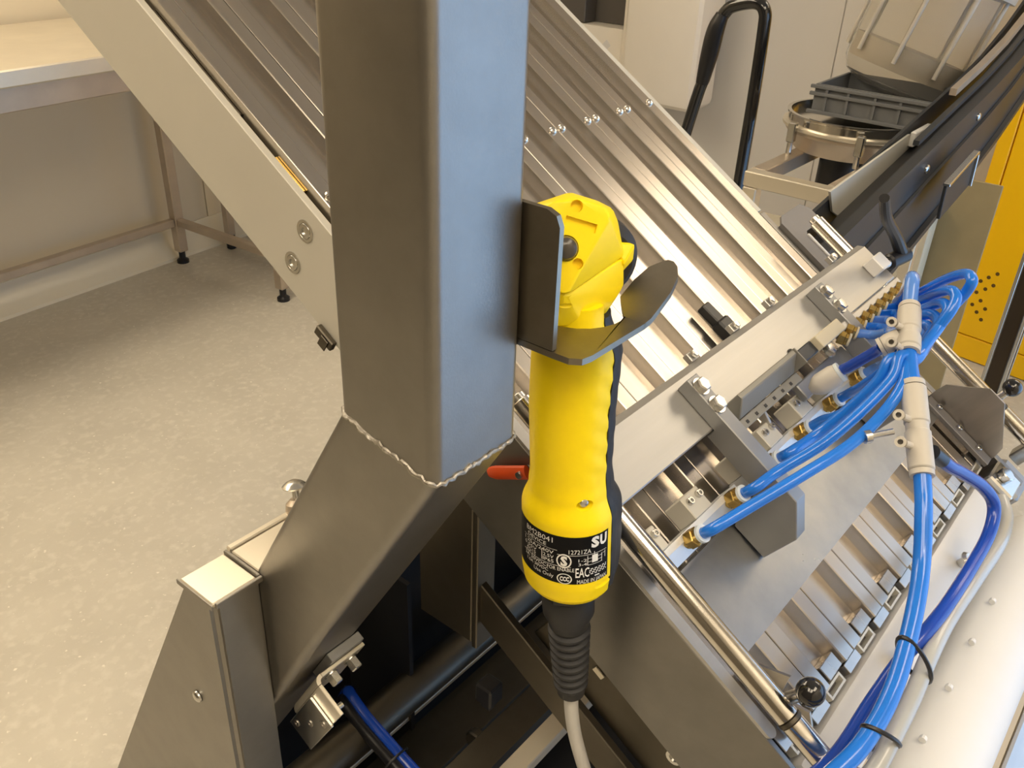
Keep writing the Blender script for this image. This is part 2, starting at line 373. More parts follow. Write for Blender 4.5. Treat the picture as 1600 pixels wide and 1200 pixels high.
# trolley handle
t = thing('hand_trolley_handle', 'black tubular trolley handle loop standing behind the slat tray', 'trolley handle', (1.98, .97, FZ), RM)
b = B(); tube(b, [(2.0, 1.21, -1.35), (2.0, 1.06, -.541), (2.0, 1.03, -.41), (2.0, 1.017, -.31), (2.0, 1.0, -.268), (2.0, .975, -.252), (2.0, .93, -.243), (2.0, .908, -.258), (2.0, .903, -.30), (2.0, .901, -.45), (2.0, .902, -.643), (2.0, .905, -1.35)], .0145, 16, 6)
part('tube', b, gloss, t)
b = B(); tube(b, [(1.995, 1.034, -.43), (1.992, 1.024, -.37), (1.992, 1.016, -.31), (1.996, 1.006, -.275)], .021, 16, 6, rr=lambda f: .015+.006*sin(pi*f)); part('grip_joint', b, black, t)
b = B(); box(b, 1.9, 2.25, .86, 1.26, -1.40, -1.35, .01); part('platform', b, dkgrey, t)
for x, y in ((1.93, .9), (1.93, 1.22), (2.22, .9), (2.22, 1.22)): part('wheel', cyl(B(), (x, y-.015, FZ+.026), (x, y+.015, FZ+.026), .025, 16, .004), rubber, t)
# hopper stand
t = thing('hopper_stand', 'pale steel angle frame carrying the round vibrating sieve', 'stand', (1.65, .56, FZ), RM)
part('front_rail', box(B(), 1.635, 1.665, .545, .73, -.53, -.50, .002), table_top_m, t)
part('back_rail', box(B(), 1.667, 2.35, .70, .73, -.53, -.50, .002), table_m, t)
part('side_rail', box(B(), 1.667, 2.35, .545, .575, -.53, -.50, .002), table_m, t)
for x, y in ((1.65, .715), (1.65, .56), (2.335, .715), (2.335, .56)): part('leg', box(B(), x-.0145, x+.0145, y-.0145, y+.0145, FZ+.001, -.531, .002), table_top_m, t)
# round sieve
sx, sy = 1.95, .642
t = thing('vibrating_sieve', 'round stainless vibrating sieve on the angle frame behind the dark conveyor', 'sieve', (sx, sy, -.4995), RM)
b = B(); lathe(b, [(.118, -.4995), (.125, -.48), (.14, -.462), (.14, -.455)], Matrix.Translation((sx, sy, 0)), 40); part('base_ring', b, table_m, t)
b = B(); lathe(b, [(.145, -.4545), (.148, -.452), (.148, -.447), (.143, -.445)], Matrix.Translation((sx, sy, 0)), 40); part('lower_rim', b, table_top_m, t)
b = B(); lathe(b, [(.138, -.4445), (.138, -.430), (.142, -.428), (.142, -.4245), (.134, -.4245), (.134, -.440), (0, -.440)], Matrix.Translation((sx, sy, 0)), 40); part('drum', b, chrome, t)
for a in (150, 205, 250):
    x, y = sx+.157*cos(radians(a)), sy+.157*sin(radians(a))
    c = part('clamp', box(B(), x-.008, x+.008, y-.008, y+.008, -.475, -.435, .002), zinc, t)
    part('spring', cyl(B(), (x, y, -.4995), (x, y, -.4755), .006, 10), zinc, c)
part('motor', cyl(B(), (sx-.02, sy, -.60), (sx-.02, sy, -.4999), .05, 18, .006), black, t)
# ribbed crate on the sieve
t = thing('ribbed_crate', 'dark grey ribbed plastic crate standing on the steel sieve', 'crate', (1.97, .6, -.424), RM)
cx0, cx1, cy0, cy1, cz0, cz1 = 1.88, 2.06, .475, .715, -.424, -.366
RC = Matrix.Translation((1.90, .69, 0)) @ Matrix.Rotation(radians(0), 4, 'Z')
b = B()
for q in ((cx0, cx0+.006, cy0, cy1, cz0, cz1), (cx1-.006, cx1, cy0, cy1, cz0, cz1), (cx0+.006, cx1-.006, cy0, cy0+.006, cz0, cz1), (cx0+.006, cx1-.006, cy1-.006, cy1, cz0, cz1), (cx0+.006, cx1-.006, cy0+.006, cy1-.006, cz0, cz0+.005)): box(b, *q)
part('shell', b, crate_m, t)
for z in (cz1-.008, cz0+.036, cz0): part('rim', box(B(), cx0-.008, cx0-.0002, cy0-.008, cy1+.008, z, z+.007, .001), crate_m, t)
for y in (cy0+.06, cy0+.11, cy0+.165, cy0+.21): part('rib', box(B(), cx0-.006, cx0-.0002, y, y+.005, cz0+.0075, cz1-.0085), crate_m, t)
# clear tilted hopper
HF = RM @ Matrix.Translation((2.09, .63, -.400)) @ Matrix.Rotation(radians(17), 4, Vector((.788, .616, 0)))
t = thing('clear_hopper', 'clear plastic tilted hopper drum with vertical ribs above the grey crate', 'hopper', (0, 0, 0), HF)
b = B(); prof = [(.02, 0), (.085, .004), (.108, .016), (.122, .04), (.126, .09), (.128, .52), (.1245, .52), (.1225, .09), (.1185, .042), (.106, .02), (.084, .008), (.02, .004)]
lathe(b, prof, None, 48); part('drum', b, clear, t)
for i in range(9):
    a = 2*pi*i/9+.45
    b = B(); cyl(b, (.128*cos(a), .128*sin(a), .06), (.1305*cos(a), .1305*sin(a), .52), .0045, 10); part('rib', b, clear_rib, t)
b = B(); lathe(b, [(.129, .235), (.139, .235), (.139, .262), (.129, .262)], None, 48); part('band', b, clear_rib, t)
b = B(); lathe(b, [(.118, .0455), (.120, .09), (.120, .0925), (0, .0925), (0, .0455)], None, 40); part('powder_fill', b, mat('dusty_fill', (.42, .37, .30), 0, .7, .1, (20, 20, 20)), t, 'greyish contents at the bottom')

# dark inclined side conveyor
t = thing('dark_side_conveyor', 'dark grey conveyor rising to the right beyond the slat tray', 'conveyor', (1.6, .45, -.6), RM)
def ctop(x): return -.477+(x-1.1)*.164+max(0, x-1.95)**2*.35
def cbot(x): return -.70+(x-1.1)*.235+max(0, x-1.95)**2*.3
XS = [1.13, 1.35, 1.6, 1.8, 1.95, 2.1, 2.25, 2.4, 2.6]
def strip(y0, y1, lo, hi):
    b = B(); prism(b, [(x, lo(x)) for x in XS]+[(x, hi(x)) for x in XS[::-1]], 'y', y0, y1); return b
part('near_side_plate', strip(.40, .406, cbot, ctop), dkgrey, t)
part('far_side_plate', strip(.465, .471, cbot, ctop), dkgrey, t)
part('belt', strip(.4065, .4580, lambda x: ctop(x)-.05, lambda x: ctop(x)-.04), black, t)
part('top_flange', strip(.394, .412, lambda x: ctop(x)+.0005, lambda x: ctop(x)+.006), dkgrey, t, 'lighter grey edge')
part('lower_flange', strip(.390, .3995, cbot, lambda x: cbot(x)+.012), dkgrey, t)
part('rib', strip(.394, .3995, lambda x: (ctop(x)*.62+cbot(x)*.38), lambda x: (ctop(x)*.62+cbot(x)*.38)+.008), dkgrey, t)
b = B(); prism(b, [(x, ctop(x)+.03) for x in XS[3:]]+[(x, ctop(x)+.042) for x in XS[:2:-1]], 'y', .425, .437); part('guide_rail', b, table_m, t, 'steel coloured upper guide rail')
b = B(); prism(b, [(x, ctop(x)+.012) for x in XS[2:]]+[(x, ctop(x)+.02) for x in XS[:1:-1]], 'y', .414, .424); part('guide_rail', b, dkgrey, t)
for x in (1.63, 1.9, 2.2): part('bolt', dome(B(), (x, .3995, ctop(x)-.035), (0, -1, 0), .008, .005), zinc, t)
# steel guide sheet
t = thing('steel_guide_sheet', 'bright steel side guide sheet lying above the dark conveyor', 'guide', (1.4, .45, -.45), RM)
b = B(); prism(b, [(1.353, -.416), (1.699, -.390), (1.800, -.408), (1.80, -.440), (1.422, -.474), (1.381, -.454)], 'y', .4590, .4630); part('sheet', b, anodised, t)
part('end_clip', box(B(), 1.70, 1.79, .448, .4588, -.412, -.385, .002), pom, t)
# cable box under conveyor
b = B(); box(b, 1.60, 1.85, .335, .372, -.485, -.43, .004)
t = thing('junction_plate', 'small dark steel plate with pale edges hanging under the dark conveyor', 'plate', (1.7, .36, -.46), RM)
M = Matrix.Translation((1.70, .36, -.462)) @ Matrix.Rotation(radians(-10), 4, 'Y')
part('plate', mbox(B(), M, .15, .006, .062, .001), dkgrey, t)
part('edge_strip', mbox(B(), M @ Matrix.Translation((0, -.002, .0345)), .155, .012, .006, .001), zinc, t)
part('edge_strip', mbox(B(), M @ Matrix.Translation((.0785, -.002, .0)), .006, .012, .062, .001), zinc, t)
# chrome post, its dark reflection painted into the core colour
P0, P1 = Vector((2.2, .262, FZ)), Vector((2.2, .262, -.2))
t = thing('square_post', 'square chrome post with painted dark reflection and bright steel edges in front of the yellow cabinet', 'post', P0, RM)
part('core', box(B(), 2.183, 2.217, .245, .279, FZ+.03, .1, .002), mat('post_dark_reflection', (.06, .045, .03), .6, .25, .1, (10, 10, 10)), t)
for a, c in ((-1, -1), (-1, 1), (1, -1), (1, 1)):
    part('edge', box(B(), 2.2+a*.0215-.004, 2.2+a*.0215+.004, .262+c*.0215-.004, .262+c*.0215+.004, FZ+.03, .1, .001), zinc, t)
part('foot', box(B(), 2.15, 2.25, .212, .312, FZ+.001, FZ+.029, .006), zinc, t)
# pale post left of the cabinet
t = thing('beige_upright', 'beige square upright standing left of the yellow cabinet', 'post', (2.62, .62, FZ), RM)
part('upright', box(B(), 2.6, 2.66, .585, .655, FZ+.002, -.77, .004), beige, t)
part('tan_sheet', box(B(), 2.67, 2.675, .45, .80, FZ+.02, -.70, .002), mat('tan_sheet', (.36, .28, .14), 0, .4, .15, (6, 6, 6)), t, 'translucent tan sheet')

# ------------------------------------------------------------------ support column, leg, welds
UNIT = .83
KZ = FZ/UNIT
CX0, CX1, CY0, CY1 = .3210, .4022, .3103, .3965
ZA, ZB = -.312, -.333                       # mitre heights at the back and at the front
def rrect(x0, x1, y0, y1, r, n=5):
    pts = []
    for cx, cy, a0 in ((x1-r, y1-r, 0), (x0+r, y1-r, 90), (x0+r, y0+r, 180), (x1-r, y0+r, 270)):
        for i in range(n+1):
            a = radians(a0+90*i/n); pts.append((cx+r*cos(a), cy+r*sin(a)))
    return pts
SEC = rrect(CX0, CX1, CY0, CY1, .0085, 7)
def zm(y): return ZA+(ZB-ZA)*(CY1-y)/(CY1-CY0)
t = thing('support_column', 'brushed steel square column in the foreground, welded to a slanting leg', 'column', (.361, .352, KZ), RM)
loft(bm := B(), [[(x, y, zm(y)+.0005) for x, y in SEC], [(x, y, .75) for x, y in SEC]]); part('upright_tube', bm, column_steel, t)
SL = radians(31)
LZ = KZ-.0
loft(bm := B(), [[(x, y+(zm(y)-(KZ+.012))*math.tan(SL), KZ+.012) for x, y in SEC], [(x, y, zm(y)-.0005) for x, y in SEC]]); part('slanting_leg', bm, column_steel, t)
b = B(); wp = []
for x, y in rrect(CX0-.0004, CX1+.0004, CY0-.0004, CY1+.0004, .0085, 5)+[rrect(CX0-.0004, CX1+.0004, CY0-.0004, CY1+.0004, .0085, 5)[0]]: wp.append(Vector((x, y, zm(y))))
den = []
for a, c in zip(wp, wp[1:]):
    n = max(1, int((c-a).length/.0025))
    den += [a.lerp(c, i/n)+Vector((random.uniform(-.0004, .0004), random.uniform(-.0004, .0004), random.uniform(-.0012, .0012))) for i in range(n)]
den.append(den[0]); tube(b, den, .0017, 8, 1, smooth=False, rr=lambda f: .0016+.0004*sin(f*260)); part('weld_bead', b, weld, t)
by = CY0+(zm(CY0)-KZ)*math.tan(SL)
part('base_plate', box(B(), .3225, .44, by-.06, by+.17, KZ+.0005, KZ+.0115, .002), column_steel, t)
# tapered post beside the leg
px0, px1, py0 = .2725, .3205, .514
t = thing('tapered_foot_post', 'tapered steel post with a bright flat cap at the lower left', 'post', (.297, .54, KZ), RM)
zt = -.527
b = B(); loft(b, [[(px0, py0+.018, KZ+.001), (px1, py0+.018, KZ+.001), (px1, 1.255, KZ+.001), (px0, 1.255, KZ+.001)], [(px0, py0, zt-.004), (px1, py0, zt-.004), (px1, py0+.047, zt-.004), (px0, py0+.047, zt-.004)]])
bmesh.ops.bevel(b, geom=[e for e in b.edges if abs((e.verts[0].co-e.verts[1].co).z) > .1], offset=.006, segments=3, affect='EDGES'); part('post_shell', b, column_steel, t)
part('cap', box(B(), px0+.001, px1-.003, py0+.002, py0+.049, zt-.0035, zt+.001, .0015), table_top_m, t, 'bright flat steel cap')
b = B(); box(b, px0+.003, px1+.0005, py0-.0015, py0+.0015, zt-.0035, zt+.002, .0005); box(b, px1-.0025, px1+.0005, py0+.002, py0+.05, zt-.0035, zt+.0025, .0005); box(b, px0-.001, px0+.0005, py0, py0+.05, zt-.0035, zt+.0015, .0004); part('cap_edge', b, column_steel, t)
b = B(); dome(b, (px0-.0005, .5685, -.671), (-1, 0, 0), .0062, .0035); part('button_screw', b, zinc, t)
# brace with thumb screw
t = thing('brace_bar', 'flat steel brace running behind the slanting leg with a thumb screw', 'brace', (.45, .54, -.54), RM)
part('bar', box(B(), .323, .62, .515, .5595, -.565, -.5255, .001), table_top_m, t)
part('bar_edge', box(B(), .323, .62, .5605, .567, -.56, -.524, .001), table_top_m, t)
c0 = Vector((.40, .5661, -.5016)); c1 = Vector((.40, .5738, -.524)); ax = Vector((.10, .25, 1)).normalized()
b = B(); M, _ = aim(c0, c0+ax); lathe(b, [(.0035, -.012), (.0035, -.001), (.011, -.0005), (.0115, .001), (.008, .004), (.004, .0058), (0, .006)], M, 24); part('thumb_screw', b, zinc, t)
b = B(); M, _ = aim(c0-ax*.012, c0-ax*.04); lathe(b, [(.006, 0), (.0105, .004), (.012, .012), (.012, .03)], M, 20); part('boss', b, table_m, t)

# ------------------------------------------------------------------ hook bracket
SZ = -.2632; ST = .0045
t = thing('hook_bracket', 'bent steel plate hook fixed on the column, holding the yellow grip', 'bracket', (.4025, .30, SZ), RM)
b = B(); prism(b, [(.345, SZ+.0028), (.345, -.1708), (.2965, -.1708), (.2895, -.1735), (.2865, -.180), (.2865, SZ+.0028)], 'x', .4026, .4068)
part('upright_plate', b, mat('bracket_steel', (.30, .27, .22), 1, .36, .12, (60, 60, 60), .03, (300, 300, 300)), t)
brk = bpy.data.materials['bracket_steel']
AXC = Vector((.469, .315, -.3205))
# shelf: flat U round the grip's neck, then lips bent upwards at the open ends
outer = [(.4026, .2865), (.4032, .274), (.408, .2672), (.416, .2655), (.478, .2655)]
nk = [(AXC.x+.0355*cos(radians(a)), AXC.y+.0355*sin(radians(a))) for a in range(290, 65, -15)]
inner = [(.478, .282)]+nk+[(.478, .347)]
poly = outer+inner+[(.478, .366), (.43, .366), (.4026, .352)]
def lip(y0, y1, w0, w1):
    secs = []
    for x, z, a, c in ((.4780, 0, y0, y1), (.486, .0012, y0, y1+w0*.5), (.494, .005, y0, y1+w0), (.510, .0125, y0+.0005, y1+w0), (.524, .019, y0+.004, y1+w0*.8), (.531, .0225, y0+.009, y1+w0*.4), (.534, .024, y0+.014, y1+w1)):
        z += SZ; th = ST/2
        secs.append([(x, a, z-th), (x, c, z-th), (x-.001, c, z+th), (x-.001, a, z+th)])
    bb = B(); loft(bb, secs); return bb
b = B(); prism(b, poly, 'z', SZ-ST/2, SZ+ST/2); add(b, lip(.2655, .282, .014, .002)); add(b, lip(.347, .366, .0, -.004)); bmesh.ops.remove_doubles(b, verts=b.verts, dist=.0003)
part('shelf', b, brk, t)

# ------------------------------------------------------------------ enabling grip switch
G = thing('enabling_grip_switch', 'yellow hand grip switch with black rubber back hanging in the steel hook', 'grip switch', AXC, RM)
BASE[G.name] = Vector((0, 0, 0))            # parts below are given from the grip's own origin
P_0 = .006
def interp(tab, z):
    for (z0, v0), (z1, v1) in zip(tab, tab[1:]):
        if z0 >= z >= z1:
            f = (z0-z)/(z0-z1); f = f*f*(3-2*f); return v0+(v1-v0)*f
    return tab[0][1] if z > tab[0][0] else tab[-1][1]
SCL = [(.064, .60), (.052, .64), (.025, 1.0), (-.076, .985), (-.090, 1.03), (-.110, 1.215), (-.168, 1.235), (-.181, 1.19), (-.1865, 1.08)]
def cen(z): return (-.038*min(0, z+.08), .048*min(0, z+.08)) if z < -.08 else (0, 0)
def cen(z):
    f = min(0, z+.02); return (-.034*f, .043*f)
def ysec(z, n=64, grow=0.0):
    s = interp(SCL, z); aL, bb = .0296*s+grow, .0308*s+grow; cx, cy = cen(z); out = []
    for i in range(n):
        a = 2*pi*i/n; x = cos(a)*(aL if cos(a) < 0 else .038*s); y = sin(a)*bb
        if -.07 < z < .03 and sin(a) < 0: y += .0007*sin((z+cos(a)*.02)*2*pi/.019)*max(0, min(1, (cos(a)+.9)))*(-sin(a))
        if x > P_0: x = P_0
        out.append((cx+x, cy+y, z))
    return out
ZS = [.064, .058, .05, .04, .03, .02, .01, 0, -.01, -.02, -.03, -.04, -.05, -.06, -.068, -.076, -.08, -.084, -.088, -.092, -.096, -.1, -.104, -.108, -.112, -.116, -.13, -.15, -.168, -.172, -.176, -.180, -.1835, -.1865]
ZS2 = []
for a, c in zip(ZS, ZS[1:]): ZS2 += [a, (a+c)/2]
ZS2.append(ZS[-1])
loft(b := B(), [ysec(z) for z in ZS2]); body = part('yellow_body', b, yellow, G)
def psurf(phi, z, grow=0.0):
    s = interp(SCL, z); aL, bb = .0296*s+grow, .0308*s+grow; cx, cy = cen(z)
    return Vector((cx-aL*cos(phi), cy-bb*sin(phi), z))
q = psurf(radians(57), -.0885, 0)
c1 = B(); ball(c1, (0, 0, 0), .0052, 18); bmesh.ops.transform(c1, matrix=Matrix.Translation(q+Vector((-.0005, -.001, -.0015))) @ Matrix.Diagonal((1.5, 1.2, .9, 1)), verts=c1.verts)
q2 = psurf(radians(84), -.1685, 0)
c2 = B(); ball(c2, (0, 0, 0), .005, 18); bmesh.ops.transform(c2, matrix=Matrix.Translation(q2+Vector((.002, -.001, 0))) @ Matrix.Diagonal((2.8, 1.0, .55, 1)), verts=c2.verts)
bpy.context.view_layer.update(); cut(body, [c1, c2])
dr = Vector((-cos(radians(57)), -sin(radians(57)), .1))
part('housing_screw', dome(B(), q-dr*.0030+Vector((0, 0, .0005)), dr, .0042, .0038), zinc, body)
# rubber back
def rsec(z, n=40):
    s = interp([(.056, .75), (.02, 1.05), (-.02, 1.02), (-.072, .93), (-.092, 1.05), (-.112, 1.30), (-.155, 1.32), (-.172, 1.2), (-.182, .9)], z); cx, cy = cen(z); s2 = interp(SCL, z); out = []
    wv = 1+.012*sin(z*2*pi/.021)
    for i in range(n):
        a = -pi/2+pi*i/(n-1); x = P_0+.0004+cos(a)*(.037*s-P_0)*(1 if cos(a) > .03 else 0)*(1+.0*wv); y = sin(a)*.0305*s2*wv
        if i in (0, n-1): x = P_0+.0004
        elif cos(a) < .45: x = max(x, P_0+.006)
        out.append((cx+x, cy+y, z))
    return out
loft(b := B(), [rsec(z) for z in ZS2[3:-4]]); part('rubber_back', b, rubber, G)
# head
UP = [(-.02, .0262, .1311), (-.0065, .0182, .1341), (-.0284, .0144, .1309), (-.0207, .0098, .1365), (-.0086, -.0015, .138), (.0014, -.0138, .1339), (.0023, -.0189, .1264), (-.0307, -.0115, .0809), (-.037, -.003, .0848), (-.0349, .0061, .1046), (-.0326, .0151, .0834),
      (.0016, .0424, .114), (.010, .020, .1335), (.020, .004, .129), (.021, -.0084, .1261), (.0243, -.0113, .1175), (.0303, -.0154, .0918), (.0155, .0459, .0853), (.034, .026, .108), (.043, .0057, .0795), (.0333, .0306, .07)]
hull(b := B(), UP, .0016, 3); head = part('head_cover', b, yellow, G, smooth=14)
LO = [(-.0349, -.0025, .0833), (-.0291, -.0097, .0792), (.0288, -.0160, .0912), (.0286, -.0186, .0705), (.016, -.0165, .0595), (-.0137, -.0119, .0592), (-.0274, -.0008, .0592), (-.0251, .02, .0654), (.0159, .0426, .0592), (.0404, .010, .0592), (.0412, .008, .0776),
      (-.0240, -.0010, .0525), (-.0122, -.0105, .0525), (.0140, -.0145, .0525), (.0250, .0, .0525), (-.018, .017, .0525), (.010, .024, .0525)]
hull(b := B(), LO, .0022, 3); collar = part('head_collar', b, yellow, G, smooth=14)
c7 = B(); ball(c7, (0, 0, 0), .0055, 18); bmesh.ops.transform(c7, matrix=Matrix.Translation((-.0272, -.0118, .0705)) @ Matrix.Rotation(radians(-45), 4, 'Z') @ Matrix.Diagonal((1.6, .9, .55, 1)), verts=c7.verts)
bpy.context.view_layer.update(); cut(collar, [c7], 16)
fn = Vector((-.6576, -.6562, .37)).normalized()
def fcyl(p, r, dep): return cyl(B(), Vector(p)+fn*.004, Vector(p)-fn*dep, r, 24)
c3 = fcyl((-.0112, -.0012, .1339), .0040, .005)
c4 = fcyl((-.0201, -.0114, .0999), .0036, .005)
ex = (Vector((-.0057, -.0139, .1211))-Vector((-.018, .0014, .1264))).normalized(); ez = fn.cross(ex)
Mr = Matrix((( ex.x, ez.x, fn.x, 0), (ex.y, ez.y, fn.y, 0), (ex.z, ez.z, fn.z, 0), (0, 0, 0, 1)))
rc = (Vector((-.0182, .0012, .1256))+Vector((-.0063, -.0135, .1207)))/2
c5 = B(); mbox(c5, Matrix.Translation(rc) @ Mr, .021, .0058, .007)
c6 = fcyl((-.0231, -.0032, .1091), .0085, .0022)
bpy.context.view_layer.update(); cut(head, [c3, c4, c5, c6], 16)
pb = Vector((-.0231, -.0032, .1091))
Mb, _ = aim(pb-fn*.002, pb+fn)
part('push_button', lathe(B(), [(.0078, 0), (.0078, .0035), (.0066, .0062), (.0042, .0077), (.0018, .0082), (0, .0083)], Mb, 28), button_m, G)
b = B(); lathe(b, [(.0, -.012), (.018, -.012), (.0235, -.006), (.0235, .006), (.018, .012), (0, .012)], Matrix.Translation((.035, .004, .085)) @ Matrix.Rotation(radians(50), 4, 'Z') @ Matrix.Rotation(radians(90), 4, 'Y') @ Matrix.Diagonal((1.15, .95, 1, 1)), 28); part('rear_trigger', b, rubber, G)
part('side_catch', hull(B(), [(.026, -.018, .088), (.037, -.019, .100), (.037, -.019, .088), (.030, -.014, .078), (.028, -.005, .1), (.036, -.006, .098), (.033, -.004, .082)], .001, 1), yellow, G)
# label, printed round the base
LZ0, LZ1 = -.1610, -.1150                   # bottom, top
def lab(x, y, g=.0006): return psurf(radians(-46)+x*radians(136), LZ0+y*(LZ1-LZ0), g)
b = B(); nx = 26; rows = []
for j in range(9): rows.append([b.verts.new(lab(i/nx, j/8, .0003)) for i in range(nx+1)])
for r0, r1 in zip(rows, rows[1:]):
    for i in range(nx): b.faces.new((r0[i], r0[i+1], r1[i+1], r1[i]))
lb = part('rating_label', b, label_m, body)
AR = radians(136)*.037/(LZ1-LZ0)
def put(txt, x, y, h, w=None, bold=0.0, sp=1.0):
    """text at label coordinates (0..1), cap height h in label heights"""
    size = h/.7
    bm = text_bm(txt, size, lambda a, c: Vector((a, c, 0)), sp, bold)
    xs = [v.co.x for v in bm.verts]; W = max(xs)-min(xs); x_min = min(xs)
    wid = w if w else W/AR
    for v in bm.verts: v.co = lab(x+(v.co.x-x_min)/W*wid, y+v.co.y, .0007)
    for f in bm.faces: f.normal_update()
    return bm
prt = B()
for args in (('BM2B041', .17, .84, .105, .29), ('DEVICE', .19, .735, .075, .21), ('1.25A/240V', .14, .60, .075, .33), ('0.55V', .14, .515, .06, .16), ('2.5V', .37, .505, .07, .1), ('AC15', .17, .44, .06, .12), ('IP65', .37, .415, .07, .1), ('DC12', .17, .375, .055, .12), ('3A 30VDC', .15, .29, .07, .25), ('1.0A 30VDC', .18, .205, .065, .24), ('FOR ENABLE', .41, .28, .075, .24), ('Use Only', .27, .10, .075, .20), ('12721ZA', .60, .655, .09, .2), ('EAC', .66, .16, .2, .125, .004), ('MADE IN JAPAN', .675, .02, .085, .295), ('1-2', .685, .49, .06, .075), ('3-4', .685, .405, .06, .075)):
    add(prt, put(*args))
add(prt, put('S', .80, .765, .20, .082, .016)); add(prt, put('U', .890, .765, .20, .082, .016))
def lrect(x0, y0, x1, y1):
    n = max(1, int((x1-x0)*20)); bm = B(); r = [[bm.verts.new(lab(x0+(x1-x0)*i/n, y, .0007)) for i in range(n+1)] for y in (y0, y1)]
    for i in range(n): bm.faces.new((r[0][i], r[0][i+1], r[1][i+1], r[1][i]))
    add(prt, bm)
lrect(.13, .70, .5, .706); lrect(.5, .62, .97, .628); lrect(.13, .375, .62, .383); lrect(.355, .41, .362, .64)
for y in (.40, .47, .54): lrect(.765, y, .92, y+.008)
lrect(.765, .40, .771, .60); lrect(.91, .40, .916, .58); lrect(.81, .44, .87, .60); lrect(.83, .60, .836, .67); lrect(.925, .56, .955, .568); lrect(.95, .46, .956, .6)
for r_ in range(4):
    for i in range(14):
        if (i*7+r_*5) % 3: lrect(.785+i*.0135, .19+r_*.035, .785+i*.0135+.010, .19+r_*.035+.024)
lrect(.84, .13, .89, .155)
def lring(cx, cy, rx, ry, w, n=28):
    bm = B(); o = []; i_ = []
    for k in range(n):
        a = 2*pi*k/n; o.append(bm.verts.new(lab(cx+rx*cos(a), cy+ry*sin(a), .0007))); i_.append(bm.verts.new(lab(cx+rx*(1-w)*cos(a), cy+ry*(1-w)*sin(a), .0007)))
    for k in range(n): bm.faces.new((o[k], o[(k+1) % n], i_[(k+1) % n], i_[k]))
    add(prt, bm)
lring(.56, .50, .066, .15, .18); add(prt, put('S', .530, .405, .19, .060, .014))
lring(.565, .12, .066, .115, .16); add(prt, put('CCC', .525, .075, .09, .082, .006))
part('print', prt, ink, lb)
# gland, strain relief and cable
def gz(z): x, y = cen(z); return Vector((x, y, z))
ga, gb = gz(-.1867), Vector((.0160, -.0155, -.335))
M, L = aim(ga, gb)
gl = part('cable_gland', lathe(B(), [(.0238, 0), (.0238, .012), (.0215, .014)], M, 8), black, G)
prof = [(.0205, .0142), (.0222, .018), (.0222, .036), (.0188, .044), (.0175, .052)]
z = .054
while z < .124:
    r = .0186-(z-.054)*.045
    prof += [(r-.0035, z), (r-.0035, z+.0022), (r, z+.004), (r, z+.0065), (r-.001, z+.0078)]; z += .0095
prof += [(.0125, z+.001), (.0125, z+.009), (.0105, z+.011)]
part('strain_relief', lathe(B(), prof, M, 28), rubber, gl)
e = M @ Vector((0, 0, z+.008)); dv = (gb-ga).normalized()
part('cable', tube(B(), [e, e+dv*.03, e+dv*.07+Vector((.003, -.002, 0)), e+dv*.14+Vector((.012, -.010, 0)), e+dv*.25+Vector((.03, -.02, 0)), e+dv*.4+Vector((.05, .03, 0)), Vector((.02, .05, -1.2))], .0066, 14, 8), cable_m, gl)

# clamp bracket across the front face of the leg, in the face's own frame: across, off the face, down the leg
wv, lv = Vector((0, -cos(SL), -sin(SL))), Vector((0, sin(SL), -cos(SL)))
q0 = Vector((0, CY0, ZB))*UNIT
KF = RM @ Matrix(((1, 0, 0, 0), (0, wv.y, lv.y, q0.y), (0, wv.z, lv.z, q0.z), (0, 0, 0, 1)))
t = thing('clamp_bracket', 'bent bright steel clamp bracket bolted across the slanting leg', 'bracket', (.37, .012, .40), KF)
part('strap', box(B(), .3505, .403, .0102, .0142, .362, .442, .0006), table_top_m, t)
b = B(); rings = []
for i in range(7):
    an = radians(15*i); rings.append([(.3502-(r_)*sin(an), .0182-(r_)*cos(an), y_) for r_, y_ in ((.008, .362), (.004, .362), (.004, .442), (.008, .442))])
loft(b, rings); part('bend', b, table_top_m, t)
part('flange', box(B(), .3422, .3462, .0185, .052, .362, .442, .0006), table_top_m, t)
pl = part('mounting_plate', box(B(), .3388, .3419, .020, .054, .386, .458, .0005), zinc, t)
for y_, z_ in ((.046, .397), (.036, .420), (.026, .446)):
    b = B(); M, _ = aim((.3387, y_, z_), (.3, y_, z_)); lathe(b, [(.0040, 0), (.0040, .0006), (.0016, .0008), (.0016, .0002), (0, .0002)], M, 14); part('countersunk_screw', b, steel, pl)
part('pad', box(B(), .362, .401, .0005, .010, .352, .40, .0006), alu_grey, t)
for x_ in (.366, .390):
    b = B(); hexbolt(b, (x_, .0144, .378), (0, 1, 0), .0058, .012); part('hex_bolt', b, zinc, t)
part('stud', cyl(B(), (.3464, .044, .372), (.354, .044, .372), .003, 10), zinc, t)
UNIT = 1.0

# ------------------------------------------------------------------ slat tray (sloping machine frame)
PU, U0 = .06305, .0410
t = thing('slat_tray', 'long sloping tray of parallel aluminium channel slats running up to the left', 'slat tray', (.26, .3, -.03), FM)
hw = PU/2-.00035
prof = [(-hw, -.022), (-hw, -.0006), (-hw+.0006, 0), (-.0165, 0), (-.0155, -.0008), (-.0115, -.0115), (.0115, -.0115), (.0155, -.0008), (.0165, 0), (hw-.0006, 0), (hw, -.0006), (hw, -.022)]
S_LO, S_HI = -.1975, 1.15
b = B(); prism(b, [(p[0]+U0, p[1]) for p in prof], 'y', S_LO, S_HI)
first = part('slat', b, slat_metal, t)
for sgn in (-1, 1): part('screw', dome(B(), (U0+sgn*(PU/2-.0078), .342, 0), (0, 0, 1), .0047, .0038), chrome, first)
for k in range(1, 8): copy_tree(first, t, (PU*k, 0, 0))
